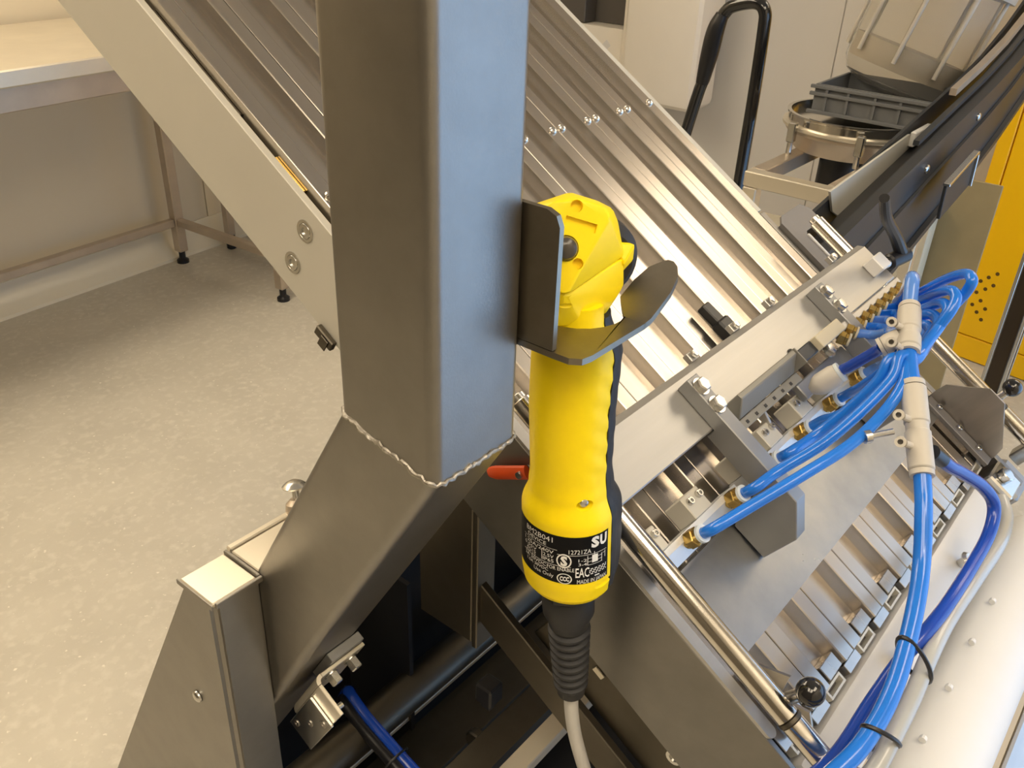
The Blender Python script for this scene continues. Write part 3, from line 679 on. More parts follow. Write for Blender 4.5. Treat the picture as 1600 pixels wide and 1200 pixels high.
ab = part('side_beam', box(B(), 0, .0074, .255, 1.15, -.097, -.009, .0006), anodised, t, 'pale grey side beam')
for s_, m_ in ((.3378, -.031), (.337, -.070)):
    b = B(); M, _ = aim((-.0001, s_, m_), (-1, s_, m_)); lathe(b, [(.0098, 0), (.0098, .0008), (.0072, .0008), (.0068, .0003), (.0064, .0012), (.0036, .0014), (.0036, .0002), (0, .0002)], M, 20); part('socket_screw', b, zinc, ab)
for s0, s1 in ((.36, .40), (.45, .58), (.62, .80)): part('spacer', box(B(), .0076, .0095, s0, s1, -.06, -.0095, .0003), [brass, shadow_steel, pom][int(s0*10) % 3], t)
part('side_plate', box(B(), 0, .0045, -.275, .252, -.093, .004, .0006), plate_steel, t, 'dark brushed side plate')
b = B(); pts = [(0, -.178), (0, .252), (.0098, .252), (.0098, -.178)]+[(.0049+.0049*cos(radians(a)), -.178+.0049*sin(radians(a))) for a in range(-15, -180, -15)]
prism(b, pts, 'z', .0045, .0075); part('top_flange', b, alu, t, 'bright top flange')
part('side_beam', box(B(), .5175, .5265, .16, 1.15, -.097, -.002, .0006), anodised, t)
part('side_plate', box(B(), .5175, .5265, -.25, .157, -.093, -.001, .0006), plate_steel, t)
b = B(); box(b, .008, .514, -.2075, -.1980, -.020, -.012); part('hinge_base', b, midgrey, t)
def ring_link(u):
    bb = B(); box(bb, u, u+.026, -.2068, -.2050, -.0115, -.0035); box(bb, u, u+.026, -.2002, -.1984, -.0115, -.0035); box(bb, u, u+.0022, -.2049, -.2003, -.0115, -.0035); box(bb, u+.0238, u+.026, -.2049, -.2003, -.0115, -.0035); return bb
lk = part('hinge_link', ring_link(.0200), anodised, t)
for k in range(1, 8): copy_tree(lk, t, (PU*k, 0, 0))
sp = part('hinge_tab', box(B(), .0525, .0760, -.2065, -.1985, -.0115, -.0015, .0004), slat_metal, t)
for k in range(1, 7): copy_tree(sp, t, (PU*k, 0, 0))
ef = part('valley_end', box(B(), U0-.0114, U0+.0114, -.1970, -.1845, -.0113, -.0012, .0006), slat_metal, t)
for k in range(1, 8): copy_tree(ef, t, (PU*k, 0, 0))
part('end_notch', box(B(), .0095, .0176, -.2065, -.1985, -.0115, -.0095), black, t)
# latch on the beam
part('latch', box(B(), -.006, -.0003, .262, .285, -.102, -.092, .001), shadow_steel, t)
part('latch', box(B(), -.0075, -.0062, .266, .276, -.106, -.094, .0005), shadow_steel, t)
# grey guard sheet at the right edge of the tray
t = thing('side_guard', 'grey bent guard sheet with rounded slot at the right edge of the tray', 'guard', (.56, .1, 0), FM)
b = B(); prism(b, [(.529, .060), (.529, .130), (.545, .141), (.60, .143), (.612, .132), (.612, .112), (.565, .110), (.558, .104), (.558, .060)], 'z', -.002, .001); part('sheet', b, midgrey, t)
part('folded_edge', box(B(), .5275, .5287, .060, .132, -.03, .004), midgrey, t)
part('slot_rim', box(B(), .5585, .5625, .060, .106, -.002, .003, .0008), pom, t)

# ------------------------------------------------------------------ cover sheet on the slats
t = thing('cover_sheet', 'smudged bright steel cover sheet lying across the lower slats', 'cover sheet', (.26, -.09, 0), FM)
b = B(); prism(b, [(.034, -.1350), (.500, -.1385), (.500, -.062), (.034, -.062)], 'z', .0010, .0025); part('sheet', b, cover_steel, t)
part('back_fold', box(B(), .034, .500, -.0618, -.060, .0012, .011), cover_steel, t)
# guide rods
def rod(u, label):
    t_ = thing('guide_rod', label, 'guide rod', (u, -.04, .036), FM)
    part('bar', cyl(B(), (u, -.172, .036), (u, .106, .036), .0085, 20, .0008), chrome, t_)
    part('bar', cyl(B(), (u, -.2165, .036), (u, -.175, .036), .0085, 20, .0008), chrome, t_)
    part('joint_ring', cyl(B(), (u, -.1748, .036), (u, -.1722, .036), .0089, 20), shadow_steel, t_)
    part('end_screw', socket(B(), (u, .1062, .036), (0, 1, 0), .0062, .005), zinc, t_)
    e_ = part('end_block', box(B(), u-.008, u+.010, -.232, -.2168, .010, .045, .0015), zinc, t_)
    b_ = B(); hexbolt(b_, (u+.001, -.2245, .0452), (0, 0, 1), .0062, .007); part('hex_bolt', b_, zinc, e_)
    return t_
rod(-.0015, 'polished steel guide rod above the near side plate')
rod(.526, 'polished steel guide rod along the far right side of the tray')
# ------------------------------------------------------------------ cross bar with two support arms
t = thing('cross_bar', 'broad aluminium cross bar spanning the slat tray, carrying two grey arms', 'cross bar', (.26, .03, .044), FM)
b = B(); prism(b, [(.003, .0448), (.003, .0512), (.004, .0522), (.0495, .0522), (.0555, .0472), (.0555, .0448)], 'x', -.012, .533); part('bar', b, alu, t)
for u in (-.0015, .526): part('bearing_block', box(B(), u-.014, u+.0065, .010, .050, .0253, .0270, .0006), alu, t)
def arm(u, label):
    b_ = B(); prism(b_, [(.0445, .0524), (.0445, .066), (-.078, .066), (-.101, .042), (-.099, .0045), (-.066, .0035), (-.058, .018), (-.055, .043), (.002, .0434), (.002, .0524)], 'x', u, u+.0155, .0007)
    a_ = part('support_arm', b_, alu_grey, t, label)
    for s_ in (.0340, .0155):
        bb = B(); hexbolt(bb, (u+.0065, s_, .0662), (0, 0, 1), .0058, .006); part('hex_bolt', bb, zinc, a_)
arm(.1205, None); arm(.3665, None)
for u in (.1696, .2438, .3156, .4661):
    b = B(); box(b, u-.006, u+.006, .0558, .064, .044, .050, .0006); part('lug', b, alu, t)
    b = B(); hexbolt(b, (u, .060, .0502), (0, 0, 1), .0035, .004, False); part('small_bolt', b, zinc, t)
# clamp lever with block at the right end
t = thing('clamp_lever', 'black clamping lever on the right end of the cross bar', 'lever', (.505, .027, .0525), FM)
part('block', box(B(), .495, .518, .016, .034, .0524, .068, .0012), pom, t)
part('stud', cyl(B(), (.512, .022, .0575), (.526, .0195, .0615), .0055, 14), zinc, t)
part('hub', cyl(B(), (.5262, .0195, .0615), (.556, .0140, .0705), .0088, 18, .002), black, t)
b = B(); tube(b, [(.546, .019, .071), (.520, .035, .090), (.470, .053, .118), (.440, .066, .142)], .006, 12, 6, rr=lambda f: .0072-.0022*f); part('handle', b, black, t)
part('cap_screw', cyl(B(), (.5562, .0139, .0706), (.5585, .0135, .0713), .0048, 14), zinc, t)
# nozzle manifold in front of the cross bar
t = thing('nozzle_manifold', 'pale aluminium manifold bar with one brass air nozzle over each slat', 'manifold', (.26, -.045, .012), FM)
b = B(); prism(b, [(-.0395, .013), (-.0395, .033), (-.0445, .033), (-.0555, .0215), (-.0555, .013)], 'x', .008, .1195); part('bar', b, mat('pale_alu', (.70, .72, .74), .5, .4, .05, (20, 20, 20)), t); pal = bpy.data.materials['pale_alu']
b = B(); prism(b, [(-.0395, .013), (-.0395, .033), (-.0445, .033), (-.0555, .0215), (-.0555, .013)], 'x', .1370, .3655); part('bar', b, pal, t)
b = B(); prism(b, [(-.0395, .013), (-.0395, .033), (-.0445, .033), (-.0555, .0215), (-.0555, .013)], 'x', .3830, .505); part('bar', b, pal, t)
for k in range(9):
    ug = U0-PU/2+PU*k
    if abs(ug-.1355) < .01: ug = .150
    if abs(ug-.388) < .01: ug = .395
    bk = part('block', box(B(), max(.008, ug-.012), min(.505, ug+.012), -.0393, -.0205, .0125, .0335, .0008), anodised, t)
    for d_ in (-.0065, .0065):
        if .010 < ug+d_ < .503: part('screw', socket(B(), (ug+d_, -.0265, .0336), (0, 0, 1), .0031, .0038), zinc, bk)
nd = Vector((.0, -.13, 1)).normalized(); NZ = []
for k in range(8):
    p = Vector((U0+PU*k, -.0460, .0305)); f = part('air_nozzle', B(), brass, t) if 0 else None
    b = B(); M, _ = aim(p, p+nd); lathe(b, [(.0062, 0), (.0062, .003)], M, 16); lathe(b, [(.0074, .003), (.0074, .010), (.0066, .011)], M, 6); lathe(b, [(.0060, .011), (.0060, .0145)], M, 16)
    f = part('air_nozzle', b, brass, t)
    b = B(); lathe(b, [(.0068, .0147), (.0068, .0172), (.0050, .0176)], M, 18); part('release_ring', b, collar_m, f)
    NZ.append(p+nd*.016)
# gusset plate seen left of the sensors
b = B(); prism(b, [(-.038, .0135), (-.038, .031), (-.004, .0425), (.0025, .0425), (.0025, .038), (-.018, .030), (-.024, .0135)], 'x', .205, .208, .0004)
solo('gusset_plate', b, alu, 'small pale triangular gusset between cross bar and manifold', 'bracket', (.2065, -.02, .02), FM)
# position counter housing
t = thing('terminal_housing', 'grey wedge shaped terminal housing with a row of small square holes on the cross bar', 'housing', (.20, .0, .055), FM)
b = B(); prism(b, [(.0115, .0526), (.0115, .070), (.0065, .0705), (-.0045, .0555), (-.0045, .0526)], 'x', .1515, .2545, .0008); part('cover', b, housing, t)
part('terminal_strip', box(B(), .150, .262, -.0135, -.0050, .0455, .0525, .0005), housing, t)
part('end_plate', box(B(), .2548, .2562, -.0048, .0118, .0526, .0715), housing, t)
for k in range(6): part('terminal_hole', box(B(), .159+.0165*k, .1625+.0165*k, -.0112, -.0082, .0526, .0529), black, t)
t = thing('sensor_block', 'slate grey rectangular block beside the terminal housing', 'block', (.28, .003, .053), FM)
part('block', box(B(), .2575, .2915, -.004, .0085, .0526, .0665, .001), dkgrey, t)
part('screw', dome(B(), (.277, .0115, .0524), (0, 0, 1), .003, .003), black, t)
solo('beige_block', box(B(), .2922, .343, -.0045, .0085, .0526, .0725, .0008), beige, 'beige plastic block in line with the slate grey block', 'block', (.318, .002, .0526), FM)
# upper manifold with a row of fittings
t = thing('distribution_bar', 'pale distribution bar with a close row of brass fittings feeding blue tubes', 'manifold', (.42, -.005, .044), FM)
part('bar', box(B(), .338, .512, -.005, .0025, .0526, .0640, .001), alu, t)
part('bar', box(B(), .262, .366, -.030, -.014, .036, .0435, .001), alu_grey, t)
b = B(); hexbolt(b, (.325, -.009, .0530), (0, 0, 1), .006, .006); part('hex_bolt', b, zinc, t)
MF = []
md = Vector((.25, -.85, .35)).normalized()
for k in range(9):
    p = Vector((.345+.0195*k, -.0052, .0595)); M, _ = aim(p, p+md); b = B(); lathe(b, [(.0068, 0), (.0068, .006), (.0058, .0066), (.0058, .009)], M, 8); f = part('fitting', b, brass, t)
    b = B(); lathe(b, [(.0066, .0092), (.0066, .011), (.005, .0115)], M, 14); part('release_ring', b, beige, f); MF.append(p+md*.010)
# white plug with its stub
t = thing('white_plug_fitting', 'cream push-in plug fitting at the end of a dark blue tube', 'fitting', (.255, -.028, .07), FM)
a0, a1 = Vector((.2516, -.027, .070)), Vector((.2572, -.0284, .085))
M, L = aim(a0+Vector((-.004, .002, -.010)), a1); lathe(b := B(), [(.004, 0), (.0085, .006), (.0098, .010), (.0098, L-.004), (.0085, L)], M, 18); part('plug', b, fit_white, t)
lathe(b := B(), [(.0088, L+.0002), (.0088, L+.003), (.0065, L+.0034)], M, 18); part('release_ring', b, collar_m, t)

# ------------------------------------------------------------------ pneumatic tubes and tee fittings
def tee(name, label, p0, p1, r, eyes, branch=None, mid=.5):
    t_ = thing(name, label, 'tee fitting', p0, FM)
    p0, p1 = Vector(p0), Vector(p1); M, L = aim(p0, p1)
    part('body', lathe(B(), [(r*.9, 0), (r, .001), (r, L*mid-.004), (r*.9, L*mid-.003), (r*.9, L*mid+.003), (r, L*mid+.004), (r, L-.001), (r*.9, L)], M, 24), fit_white, t_)
    for z0, z1 in ((-.0045, -.0005), (L+.0005, L+.0045)): part('release_ring', lathe(B(), [(r*.94, z0), (r*.94, z1), (r*.66, z1), (r*.66, z0)], M, 22), fit_white, t_)
    d = (p1-p0).normalized(); view = (Vector((-X0, 0, .497))-p0).normalized(); side = d.cross(view).normalized()
    for e_ in eyes:
        e_ = Vector(e_); b_ = B(); Mv, _ = aim(e_-view*.004, e_+view*.004)
        lathe(b_, [(.0020, 0), (.0040, 0), (.0040, .008), (.0020, .008), (.0020, 0)], Mv, 18); part('mounting_eye', b_, fit_white, t_)
        b_ = B(); m_ = p0+d*((e_-p0).dot(d)); cyl(b_, e_+(m_-e_).normalized()*.0045, m_+(e_-m_).normalized()*r*.8, .0026, 12); part('web', b_, fit_white, t_)
    if branch:
        q0 = p0.lerp(p1, mid); q1 = Vector(branch); Mb_, Lb = aim(q0+(q1-q0).normalized()*r*.7, q1)
        part('branch', lathe(B(), [(r*.9, 0), (r*.95, Lb-.004), (r*.85, Lb)], Mb_, 20), fit_white, t_)
        part('release_ring', lathe(B(), [(r*.9, Lb+.0004), (r*.9, Lb+.0035), (r*.6, Lb+.0035), (r*.6, Lb+.0004)], Mb_, 20), fit_white, t_)
    return t_
tee('tee_fitting', 'upper cream tee fitting with two ring eyes in the blue tube bundle', (.2746, -.0253, .160), (.2388, -.0465, .155), .0090, [(.2454, -.0225, .157), (.2265, -.0335, .155)], (.2440, -.0335, .139), .62)
tee('tee_fitting', 'lower cream tee fitting on the thick blue tube above the cover sheet', (.2116, -.0691, .150), (.1647, -.1149, .135), .0092, [(.1772, -.0752, .145), (.1621, -.0895, .140)], None, .5)
b = B(); t = thing('elbow_screw', 'small steel screw sticking out of the lower tee fitting', 'screw', (.175, -.082, .13), FM)
part('stem', cyl(B(), (.171, -.082, .136), (.158, -.074, .128), .0024, 10), zinc, t); part('head', cyl(B(), (.1575, -.0737, .1277), (.154, -.0715, .1255), .005, 14), zinc, t)
def airtube(label, pts, r, m, group=None, n=8):
    b_ = B(); tube(b_, pts, r, 16, n); return solo('air_tube', b_, m, label, 'tube', pts[len(pts)//2], FM, group)
airtube('thick bright blue tube falling from the lower tee fitting to the bottom edge', [(.1625, -.1172, .1343), (.155, -.1260, .130), (.1453, -.1361, .125), (.123, -.1602, .11), (.0903, -.1783, .1), (.0475, -.1974, .085), (.0099, -.2044, .075), (-.023, -.2036, .065), (-.075, -.1950, .045)], .0062, blue)
airtube('short thick blue tube joining the two tee fittings', [(.2370, -.0478, .1546), (.2250, -.0580, .152), (.2130, -.0680, .1503)], .0058, blue)
airtube('pale blue tube rising from the upper tee fitting and bending away', [(.2764, -.0234, .161), (.2833, -.0164, .166), (.2908, -.0101, .17), (.301, -.0075, .1685), (.3219, -.0077, .158), (.3717, -.0112, .13), (.4361, -.0165, .09), (.4651, -.0189, .066)], .0058, blue_pale)
airtube('dark blue tube from the upper tee fitting to the cream plug', [(.2443, -.0333, .1375), (.2490, -.0330, .128), (.2550, -.0300, .1), (.2580, -.0286, .0905)], .0048, navy)
airtube('dark blue tube with a black end curving over the white guide bar', [(.1990, -.1235, .133), (.2080, -.1320, .129), (.2204, -.1414, .125), (.2476, -.1657, .115), (.258, -.1855, .105), (.2393, -.198, .095), (.1929, -.2009, .090), (.1449, -.2007, .087), (.112, -.2005, .080), (.085, -.2010, .068), (.05, -.2045, .055), (.0, -.207, .045), (-.04, -.20, .035)], .0052, navy)
b = B(); tube(b, [(.1860, -.1120, .139), (.1925, -.1175, .136), (.1985, -.1230, .1332)], .0058, 14, 6)
solo('tube_end_sleeve', b, black, 'black sleeve on the upper end of the dark blue tube', 'sleeve', (.1925, -.1175, .136), FM)
airtube('glossy grey hose running beside the thick blue tube', [(.3556, -.2098, .06), (.3291, -.219, .065), (.2737, -.2185, .075), (.1997, -.2127, .08), (.1415, -.2098, .08), (.0948, -.211, .08), (.0608, -.2165, .075), (.0271, -.22, .07), (-.0013, -.2243, .06), (-.04, -.22, .045)], .0060, grey_hose)
for p, q, lab_ in (((.0715, -.1873, .093), (.080, -.2137, .078), 'black cable tie round the hoses, upper of the two'), ((.0105, -.2045, .0755), (.022, -.2203, .069), 'black cable tie round the hoses, lower of the two')):
    p, q = Vector(p), Vector(q); ddir = Vector((.75, .25, .25)).normalized(); mid_ = (p+q)/2; e1 = (q-p).normalized(); e2 = ddir.cross(e1).normalized(); hl = (q-p).length/2+.0070
    ring_ = [mid_+e1*hl*cos(a)*(1 if abs(cos(a)) < .99 else 1)+e2*.0088*sin(a) for a in [2*pi*i/24 for i in range(25)]]
    b = B(); tube(b, ring_, .0016, 8, 1, smooth=False); solo('cable_tie', b, black, lab_, 'cable tie', mid_, FM)
# loops from the distribution bar round to the nozzles
PK = [(.3087, -.0361, .200), (.3030, -.0350, .196), (.2906, -.0363, .190), (.2880, -.0390, .186), (.283, -.0405, .180), (.2790, -.0410, .176), (.2744, -.0438, .170), (.2720, -.0450, .164)]
order = [8, 7, 6, 5, 4, 3, 2, 1]
DOWN = [[(.2281, -.0534, .152), (.2106, -.0622, .147), (.187, -.0683, .135), (.1452, -.0690, .12), (.1004, -.0618, .1), (.0656, -.0548, .076)],
        [(.2263, -.0460, .152), (.2118, -.0545, .142), (.1807, -.058, .120), (.152, -.0576, .096), (.1250, -.0520, .070)],
        [(.2251, -.0433, .146), (.2158, -.0500, .130), (.2084, -.0530, .100), (.1949, -.0530, .068)],
        [(.2243, -.0480, .138), (.2179, -.0551, .115), (.2222, -.0538, .080)],
        [(.2492, -.0405, .142), (.2635, -.0489, .118), (.2770, -.0504, .084)], [(.285, -.044, .12), (.325, -.05, .085)], [(.34, -.045, .115), (.385, -.05, .08)], [(.40, -.04, .11), (.45, -.05, .08)]]
LOOP = [[(.3884, -.0222, .12), (.338, -.026, .17), (.3159, -.0318, .195), (.3043, -.0386, .2), (.3052, -.0429, .19), (.3011, -.0455, .175), (.2745, -.0496, .16), (.2488, -.0544, .155)],
        [(.3646, -.025, .12), (.3169, -.0293, .165), (.2973, -.034, .185), (.2886, -.0406, .188), (.2798, -.0461, .18), (.2706, -.0513, .16), (.2414, -.055, .155)],
        [(.3478, -.0288, .12), (.3085, -.0347, .16), (.2943, -.0384, .175), (.2834, -.0446, .178), (.2757, -.0496, .168), (.2555, -.0531, .158), (.238, -.0559, .153)],
        [(.3324, -.0321, .12), (.2994, -.0367, .155), (.2894, -.0427, .165), (.2776, -.0488, .166), (.267, -.0529, .158), (.2402, -.0566, .15)],
        [(.3199, -.0342, .12), (.2905, -.0402, .15), (.2826, -.046, .158), (.2732, -.0516, .158), (.2578, -.0549, .152), (.2375, -.0558, .148)]]
for k in range(8):
    nz = NZ[k]; mf = MF[order[k]]
    lp = LOOP[k] if k < 5 else [tuple(Vector(p_)*.97+Vector((.010*(k-4), .001, -.004*(k-4)))) for p_ in LOOP[4][:4]]
    pts = [mf, mf+md*.014+Vector((0, 0, .006))]+[Vector(p_) for p_ in lp]+[Vector(p_) for p_ in DOWN[k]]+[nz+nd*.014, nz]
    lab_ = {0: 'lowest long blue air tube arching to the nearest nozzle', 1: 'second long blue air tube arching to the nozzle left of the near grey arm', 2: 'blue air tube passing behind the near grey arm to its nozzle', 3: 'short blue air tube to the first nozzle right of the near arm'}.get(k)
    if lab_: airtube(lab_, pts, .0044, blue)
    else: airtube('blue air tube looping over into the hidden far nozzles', pts, .0044, blue_pale if k % 2 else blue, 'blue air tubes to the far nozzles')

# ------------------------------------------------------------------ ball knob brackets
def knob_bracket(label, u, sgn, poly, foot, kn, screws):
    t_ = thing('ball_knob_bracket', label, 'bracket', (u, -.16, .003), FM)
    b_ = B(); prism(b_, poly, 'x', u, u+.0022); part('plate', b_, steel, t_)
    b_ = B(); box(b_, *foot, .0006); ft = part('foot_strip', b_, midgrey, t_)
    for s_ in screws:
        part('screw', socket(B(), ((foot[0]+foot[1])/2, s_, foot[5]), (0, 0, 1), .0035, .004), zinc, ft)
    kn = Vector(kn); d = Vector((sgn*.25, .0, 1)).normalized()
    part('spindle', cyl(B(), kn-d*.026, kn-d*.008, .0045, 14), zinc, t_)
    part('ball_knob', ball(B(), kn, .0098, 24), gloss, t_)
    return t_
knob_bracket('folded steel bracket with black ball knob at the near guide rod', .0215, -1, [(-.139, .004), (-.139, .0215), (-.157, .039), (-.1655, .0185), (-.184, .031), (-.194, .023), (-.194, .004)], (.0238, .033, -.194, -.139, .0012, .004), (.006, -.1657, .060), (-.15, -.183))
knob_bracket('folded steel bracket with black ball knob at the far guide rod', .497, 1, [(-.116, .012), (-.117, .026), (-.146, .058), (-.166, .058), (-.203, .022), (-.206, .010), (-.206, .003), (-.116, .003)], (.4815, .4965, -.206, -.117, .0012, .0065), (.535, -.1630, .0585), (-.131, -.160, -.188))

# ------------------------------------------------------------------ lower end: white bar, scalloped belt, roller
t = thing('white_guide_bar', 'white plastic guide bar running across the lower end of the slats', 'guide bar', (.26, -.23, -.02), FM)
part('bar', box(B(), .0150, .474, -.2505, -.2105, -.040, -.002, .005, 2), pom, t)
for u, s_ in ((.330, -.236), (.165, -.231)):
    b = B(); M, _ = aim((u, s_, -.0018), (u, s_, 1)); lathe(b, [(.0042, 0), (.0042, .008), (.0075, .0085), (.0078, .010), (.0055, .0125), (0, .013)], M, 18); part('cap_bolt', b, zinc, t)
b = B(); box(b, .4745, .512, -.247, -.2145, -.04, .004, .002); e_ = part('end_block', b, zinc, t); b = B(); cyl(b, (.489, -.226, .0042), (.489, -.226, .013), .008, 16, .001); part('cap_bolt', b, zinc, e_)
b = B(); box(b, .512, .56, -.262, -.225, -.03, -.012, .004); part('side_lug', b, alu_grey, t)
t = thing('scalloped_belt', 'grey scalloped chain belt in the dark gap below the white bar', 'belt', (.26, -.265, -.045), FM)
for k in range(15):
    u = .03+.0315*k; b = B(); prism(b, [(u, -.2515), (u+.0305, -.2515), (u+.0305, -.263), (u+.026, -.272), (u+.018, -.2745), (u+.012, -.2705), (u+.003, -.268), (u, -.262)], 'z', -.052, -.043); part('scallop', b, midgrey, t)
t = thing('dark_trough', 'black trough visible in the gap beside the big white roller', 'trough', (.26, -.28, -.08), FM)
part('floor_strip', box(B(), .0, .50, -.34, -.2515, -.088, -.082), black, t)
part('side_strip', box(B(), .0, .50, -.2555, -.2517, -.0815, -.054), black, t)
for k in range(8): part('divider', box(B(), .04+PU*k, .047+PU*k, -.30, -.256, -.0815, -.060), dkgrey, t)
t = thing('white_roller', 'large white cylindrical roller at the lower right corner', 'roller', (.28, -.332, -.06), FM)
rr_, rs, rm = .041, -.3275, -.062
part('roller', cyl(B(), (-.02, rs, rm), (.56, rs, rm), rr_, 48, .002), roller_m, t)
part('shaft', cyl(B(), (.5602, rs, rm), (.60, rs, rm), .012, 16), zinc, t); part('shaft', cyl(B(), (-.06, rs, rm), (-.0202, rs, rm), .012, 16), zinc, t)
for k in range(5):
    part('small_disc', cyl(B(), (.09+.07*k, rs+.0335, rm+.0315), (.094+.07*k, rs+.0335, rm+.0315), .003, 10), roller_m, t)
solo('tan_block', box(B(), .078, .100, -.281, -.2575, -.054, -.030, .003), tan, 'tan block in the dark gap beside the lower end of the roller', 'block', (.09, -.27, -.04), FM)
solo('tan_strip', box(B(), -.05, .56, -.388, -.3695, -.095, -.068, .002), tan, 'tan strip along the outer side of the white roller', 'strip', (.26, -.38, -.08), FM)
t = thing('outer_rail', 'bright steel rail at the extreme lower right corner', 'rail', (.26, -.41, -.1), FM)
part('rail', box(B(), -.05, .56, -.415, -.3885, -.10, -.066, .002), alu, t)
for s_ in (-.4165, -.4195): part('groove_strip', box(B(), -.05, .56, s_-.0012, s_, -.10, -.068), dkgrey, t)
part('rail', box(B(), -.05, .56, -.46, -.4211, -.10, -.068, .002), alu, t)
# black sensor on the slats, red lever
t = thing('black_sensor', 'black sensor clip standing on a slat above the cross bar', 'sensor', (.29, .08, .0), FM)
Ms = Matrix.Translation((.291, .078, .0085)) @ Matrix.Rotation(radians(4), 4, 'Z')
part('stem', mbox(B(), Ms @ Matrix.Translation((0, .010, 0)), .013, .022, .010, .0012), black, t)
part('head', mbox(B(), Ms @ Matrix.Translation((0, -.010, .001)), .019, .020, .0135, .002), black, t)
part('clip', mbox(B(), Ms @ Matrix.Translation((.009, -.0265, .0)), .012, .012, .006, .001), anodised, t)
t = thing('red_lever', 'small orange-red lever sticking out left of the yellow grip', 'lever', (-.006, .075, -.02), FM)
b = B(); tube(b, [(-.006, .0875, -.0375), (-.006, .080, -.0255), (-.006, .069, -.008), (-.006, .066, -.003)], .005, 12, 5, rr=lambda f: .0040+.0018*min(1, f*6)); bmesh.ops.scale(b, vec=(.55, 1, 1), verts=b.verts, space=Matrix.Translation((.006, 0, 0))); part('lever', b, orange, t)
part('pivot', cyl(B(), (-.0115, .0685, -.0075), (-.0005, .0685, -.0075), .0028, 12), zinc, t)

# ------------------------------------------------------------------ beneath the machine
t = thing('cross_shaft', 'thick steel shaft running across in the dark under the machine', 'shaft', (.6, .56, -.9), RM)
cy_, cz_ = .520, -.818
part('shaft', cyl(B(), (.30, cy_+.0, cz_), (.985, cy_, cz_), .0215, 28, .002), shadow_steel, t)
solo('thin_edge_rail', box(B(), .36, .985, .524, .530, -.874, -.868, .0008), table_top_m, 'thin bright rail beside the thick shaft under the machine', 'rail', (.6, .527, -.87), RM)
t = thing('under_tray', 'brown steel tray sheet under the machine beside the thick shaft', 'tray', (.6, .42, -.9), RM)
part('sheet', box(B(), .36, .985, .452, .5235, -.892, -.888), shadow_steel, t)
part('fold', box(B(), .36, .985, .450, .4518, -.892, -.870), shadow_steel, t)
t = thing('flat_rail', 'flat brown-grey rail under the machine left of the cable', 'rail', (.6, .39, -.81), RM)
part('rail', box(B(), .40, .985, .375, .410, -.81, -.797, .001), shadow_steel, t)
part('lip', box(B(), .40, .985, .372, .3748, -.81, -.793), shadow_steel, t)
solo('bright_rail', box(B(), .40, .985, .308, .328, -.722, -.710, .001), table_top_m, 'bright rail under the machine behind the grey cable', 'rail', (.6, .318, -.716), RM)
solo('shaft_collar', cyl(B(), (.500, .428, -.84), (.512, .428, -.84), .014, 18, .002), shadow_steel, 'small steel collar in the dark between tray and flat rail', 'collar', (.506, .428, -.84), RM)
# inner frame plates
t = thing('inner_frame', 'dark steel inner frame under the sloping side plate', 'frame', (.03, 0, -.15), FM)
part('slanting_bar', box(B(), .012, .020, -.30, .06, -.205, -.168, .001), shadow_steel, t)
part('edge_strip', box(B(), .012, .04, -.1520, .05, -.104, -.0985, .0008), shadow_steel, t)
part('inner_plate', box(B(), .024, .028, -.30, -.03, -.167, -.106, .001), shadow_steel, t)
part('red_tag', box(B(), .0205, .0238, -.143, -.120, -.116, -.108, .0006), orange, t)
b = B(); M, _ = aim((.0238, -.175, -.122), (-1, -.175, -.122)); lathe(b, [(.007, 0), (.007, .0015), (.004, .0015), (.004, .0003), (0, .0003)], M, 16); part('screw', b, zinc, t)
b = B(); M, _ = aim((.0238, -.088, -.128), (-1, -.088, -.128)); box(b, .0222, .0238, -.0935, -.0825, -.132, -.126, .0003); part('hole_light_patch', b, table_top_m, t)  # bright patch painted in for light showing through a hole
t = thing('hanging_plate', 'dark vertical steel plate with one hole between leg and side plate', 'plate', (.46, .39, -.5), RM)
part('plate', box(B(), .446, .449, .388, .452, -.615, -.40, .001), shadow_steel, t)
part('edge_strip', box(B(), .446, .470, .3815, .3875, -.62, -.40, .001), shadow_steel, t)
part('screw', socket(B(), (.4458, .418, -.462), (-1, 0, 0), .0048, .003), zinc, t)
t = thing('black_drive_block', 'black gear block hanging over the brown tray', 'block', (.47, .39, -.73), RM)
part('block', box(B(), .462, .482, .376, .396, -.712, -.688, .002), black, t); part('tooth', box(B(), .466, .474, .380, .392, -.720, -.7125, .001), black, t)
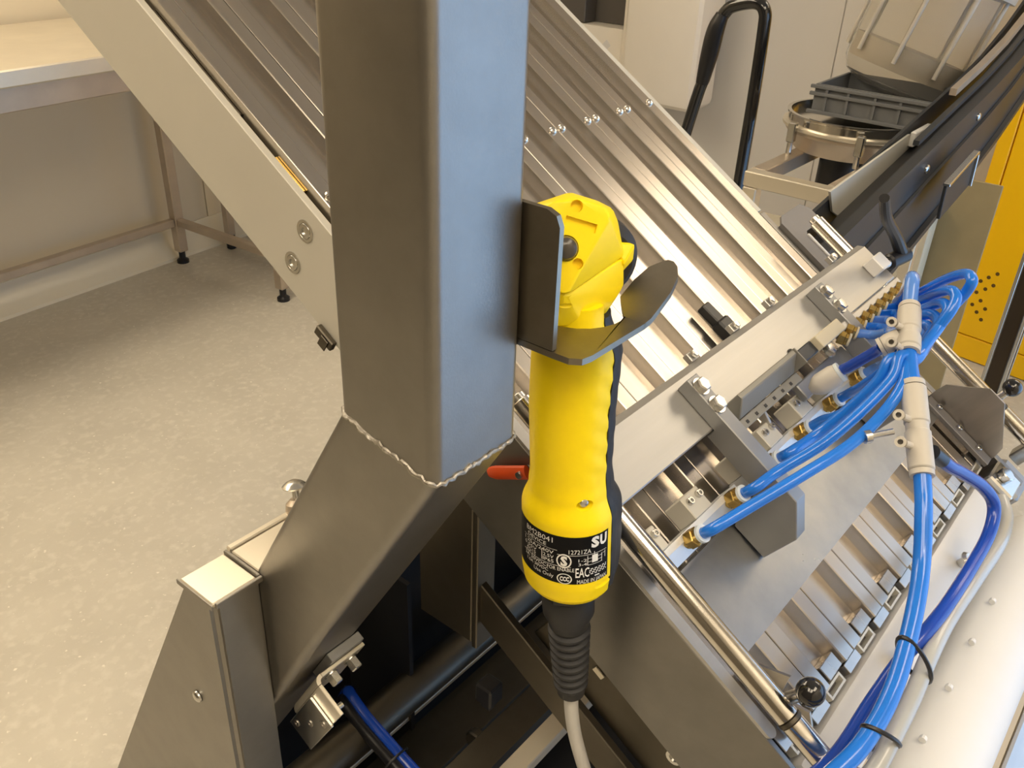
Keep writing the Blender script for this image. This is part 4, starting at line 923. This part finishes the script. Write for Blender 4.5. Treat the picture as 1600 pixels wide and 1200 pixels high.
t = thing('under_dark_sheets', 'added black sheets that darken the space under the sloping tray', 'cabinet', (.7, .55, -1.0), RM)  # black sheets put in to make the space below the tray dark
part('back_dark_sheet', box(B(), .50, .985, .580, .585, -.999, -.375), black, t)
part('lower_back_dark_sheet', box(B(), .345, .4935, .625, .630, -.999, -.66), black, t)
part('floor_dark_sheet', box(B(), .345, .985, .02, .66, -1.01, -1.0), black, t)
part('left_dark_sheet', box(B(), .494, .4995, .52, .63, -.999, -.66), black, t)
part('right_dark_sheet', box(B(), .986, .99, .02, .645, -.999, -.75), black, t)
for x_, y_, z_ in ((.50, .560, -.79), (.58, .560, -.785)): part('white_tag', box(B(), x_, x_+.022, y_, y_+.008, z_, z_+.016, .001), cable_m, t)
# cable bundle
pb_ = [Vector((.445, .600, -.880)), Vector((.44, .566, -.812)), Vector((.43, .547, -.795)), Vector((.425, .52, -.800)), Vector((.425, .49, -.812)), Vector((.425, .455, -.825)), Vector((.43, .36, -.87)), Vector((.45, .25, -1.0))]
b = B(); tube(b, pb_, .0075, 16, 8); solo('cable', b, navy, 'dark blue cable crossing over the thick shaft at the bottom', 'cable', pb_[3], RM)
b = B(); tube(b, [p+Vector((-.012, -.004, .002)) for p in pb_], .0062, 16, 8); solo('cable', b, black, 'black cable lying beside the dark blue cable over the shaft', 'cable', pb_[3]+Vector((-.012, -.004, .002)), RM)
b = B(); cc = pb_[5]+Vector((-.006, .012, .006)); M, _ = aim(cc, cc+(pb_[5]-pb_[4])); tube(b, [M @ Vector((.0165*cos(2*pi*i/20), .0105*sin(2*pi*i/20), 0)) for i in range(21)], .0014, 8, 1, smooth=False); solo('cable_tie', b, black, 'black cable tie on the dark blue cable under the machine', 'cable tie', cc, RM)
# legs that carry the machine, on the floor
t = thing('machine_stand', 'steel machine stand on the floor beneath the tray', 'stand', (.9, .3, FZ), RM)
for x_, y_, zt_ in ((.93, .62, -1.0105), (.93, .05, -1.0105), (.50, .05, -1.0105), (.58, .62, -1.0105)): part('leg', box(B(), x_-.02, x_+.02, y_-.02, y_+.02, FZ+.001, zt_, .003), column_steel, t)
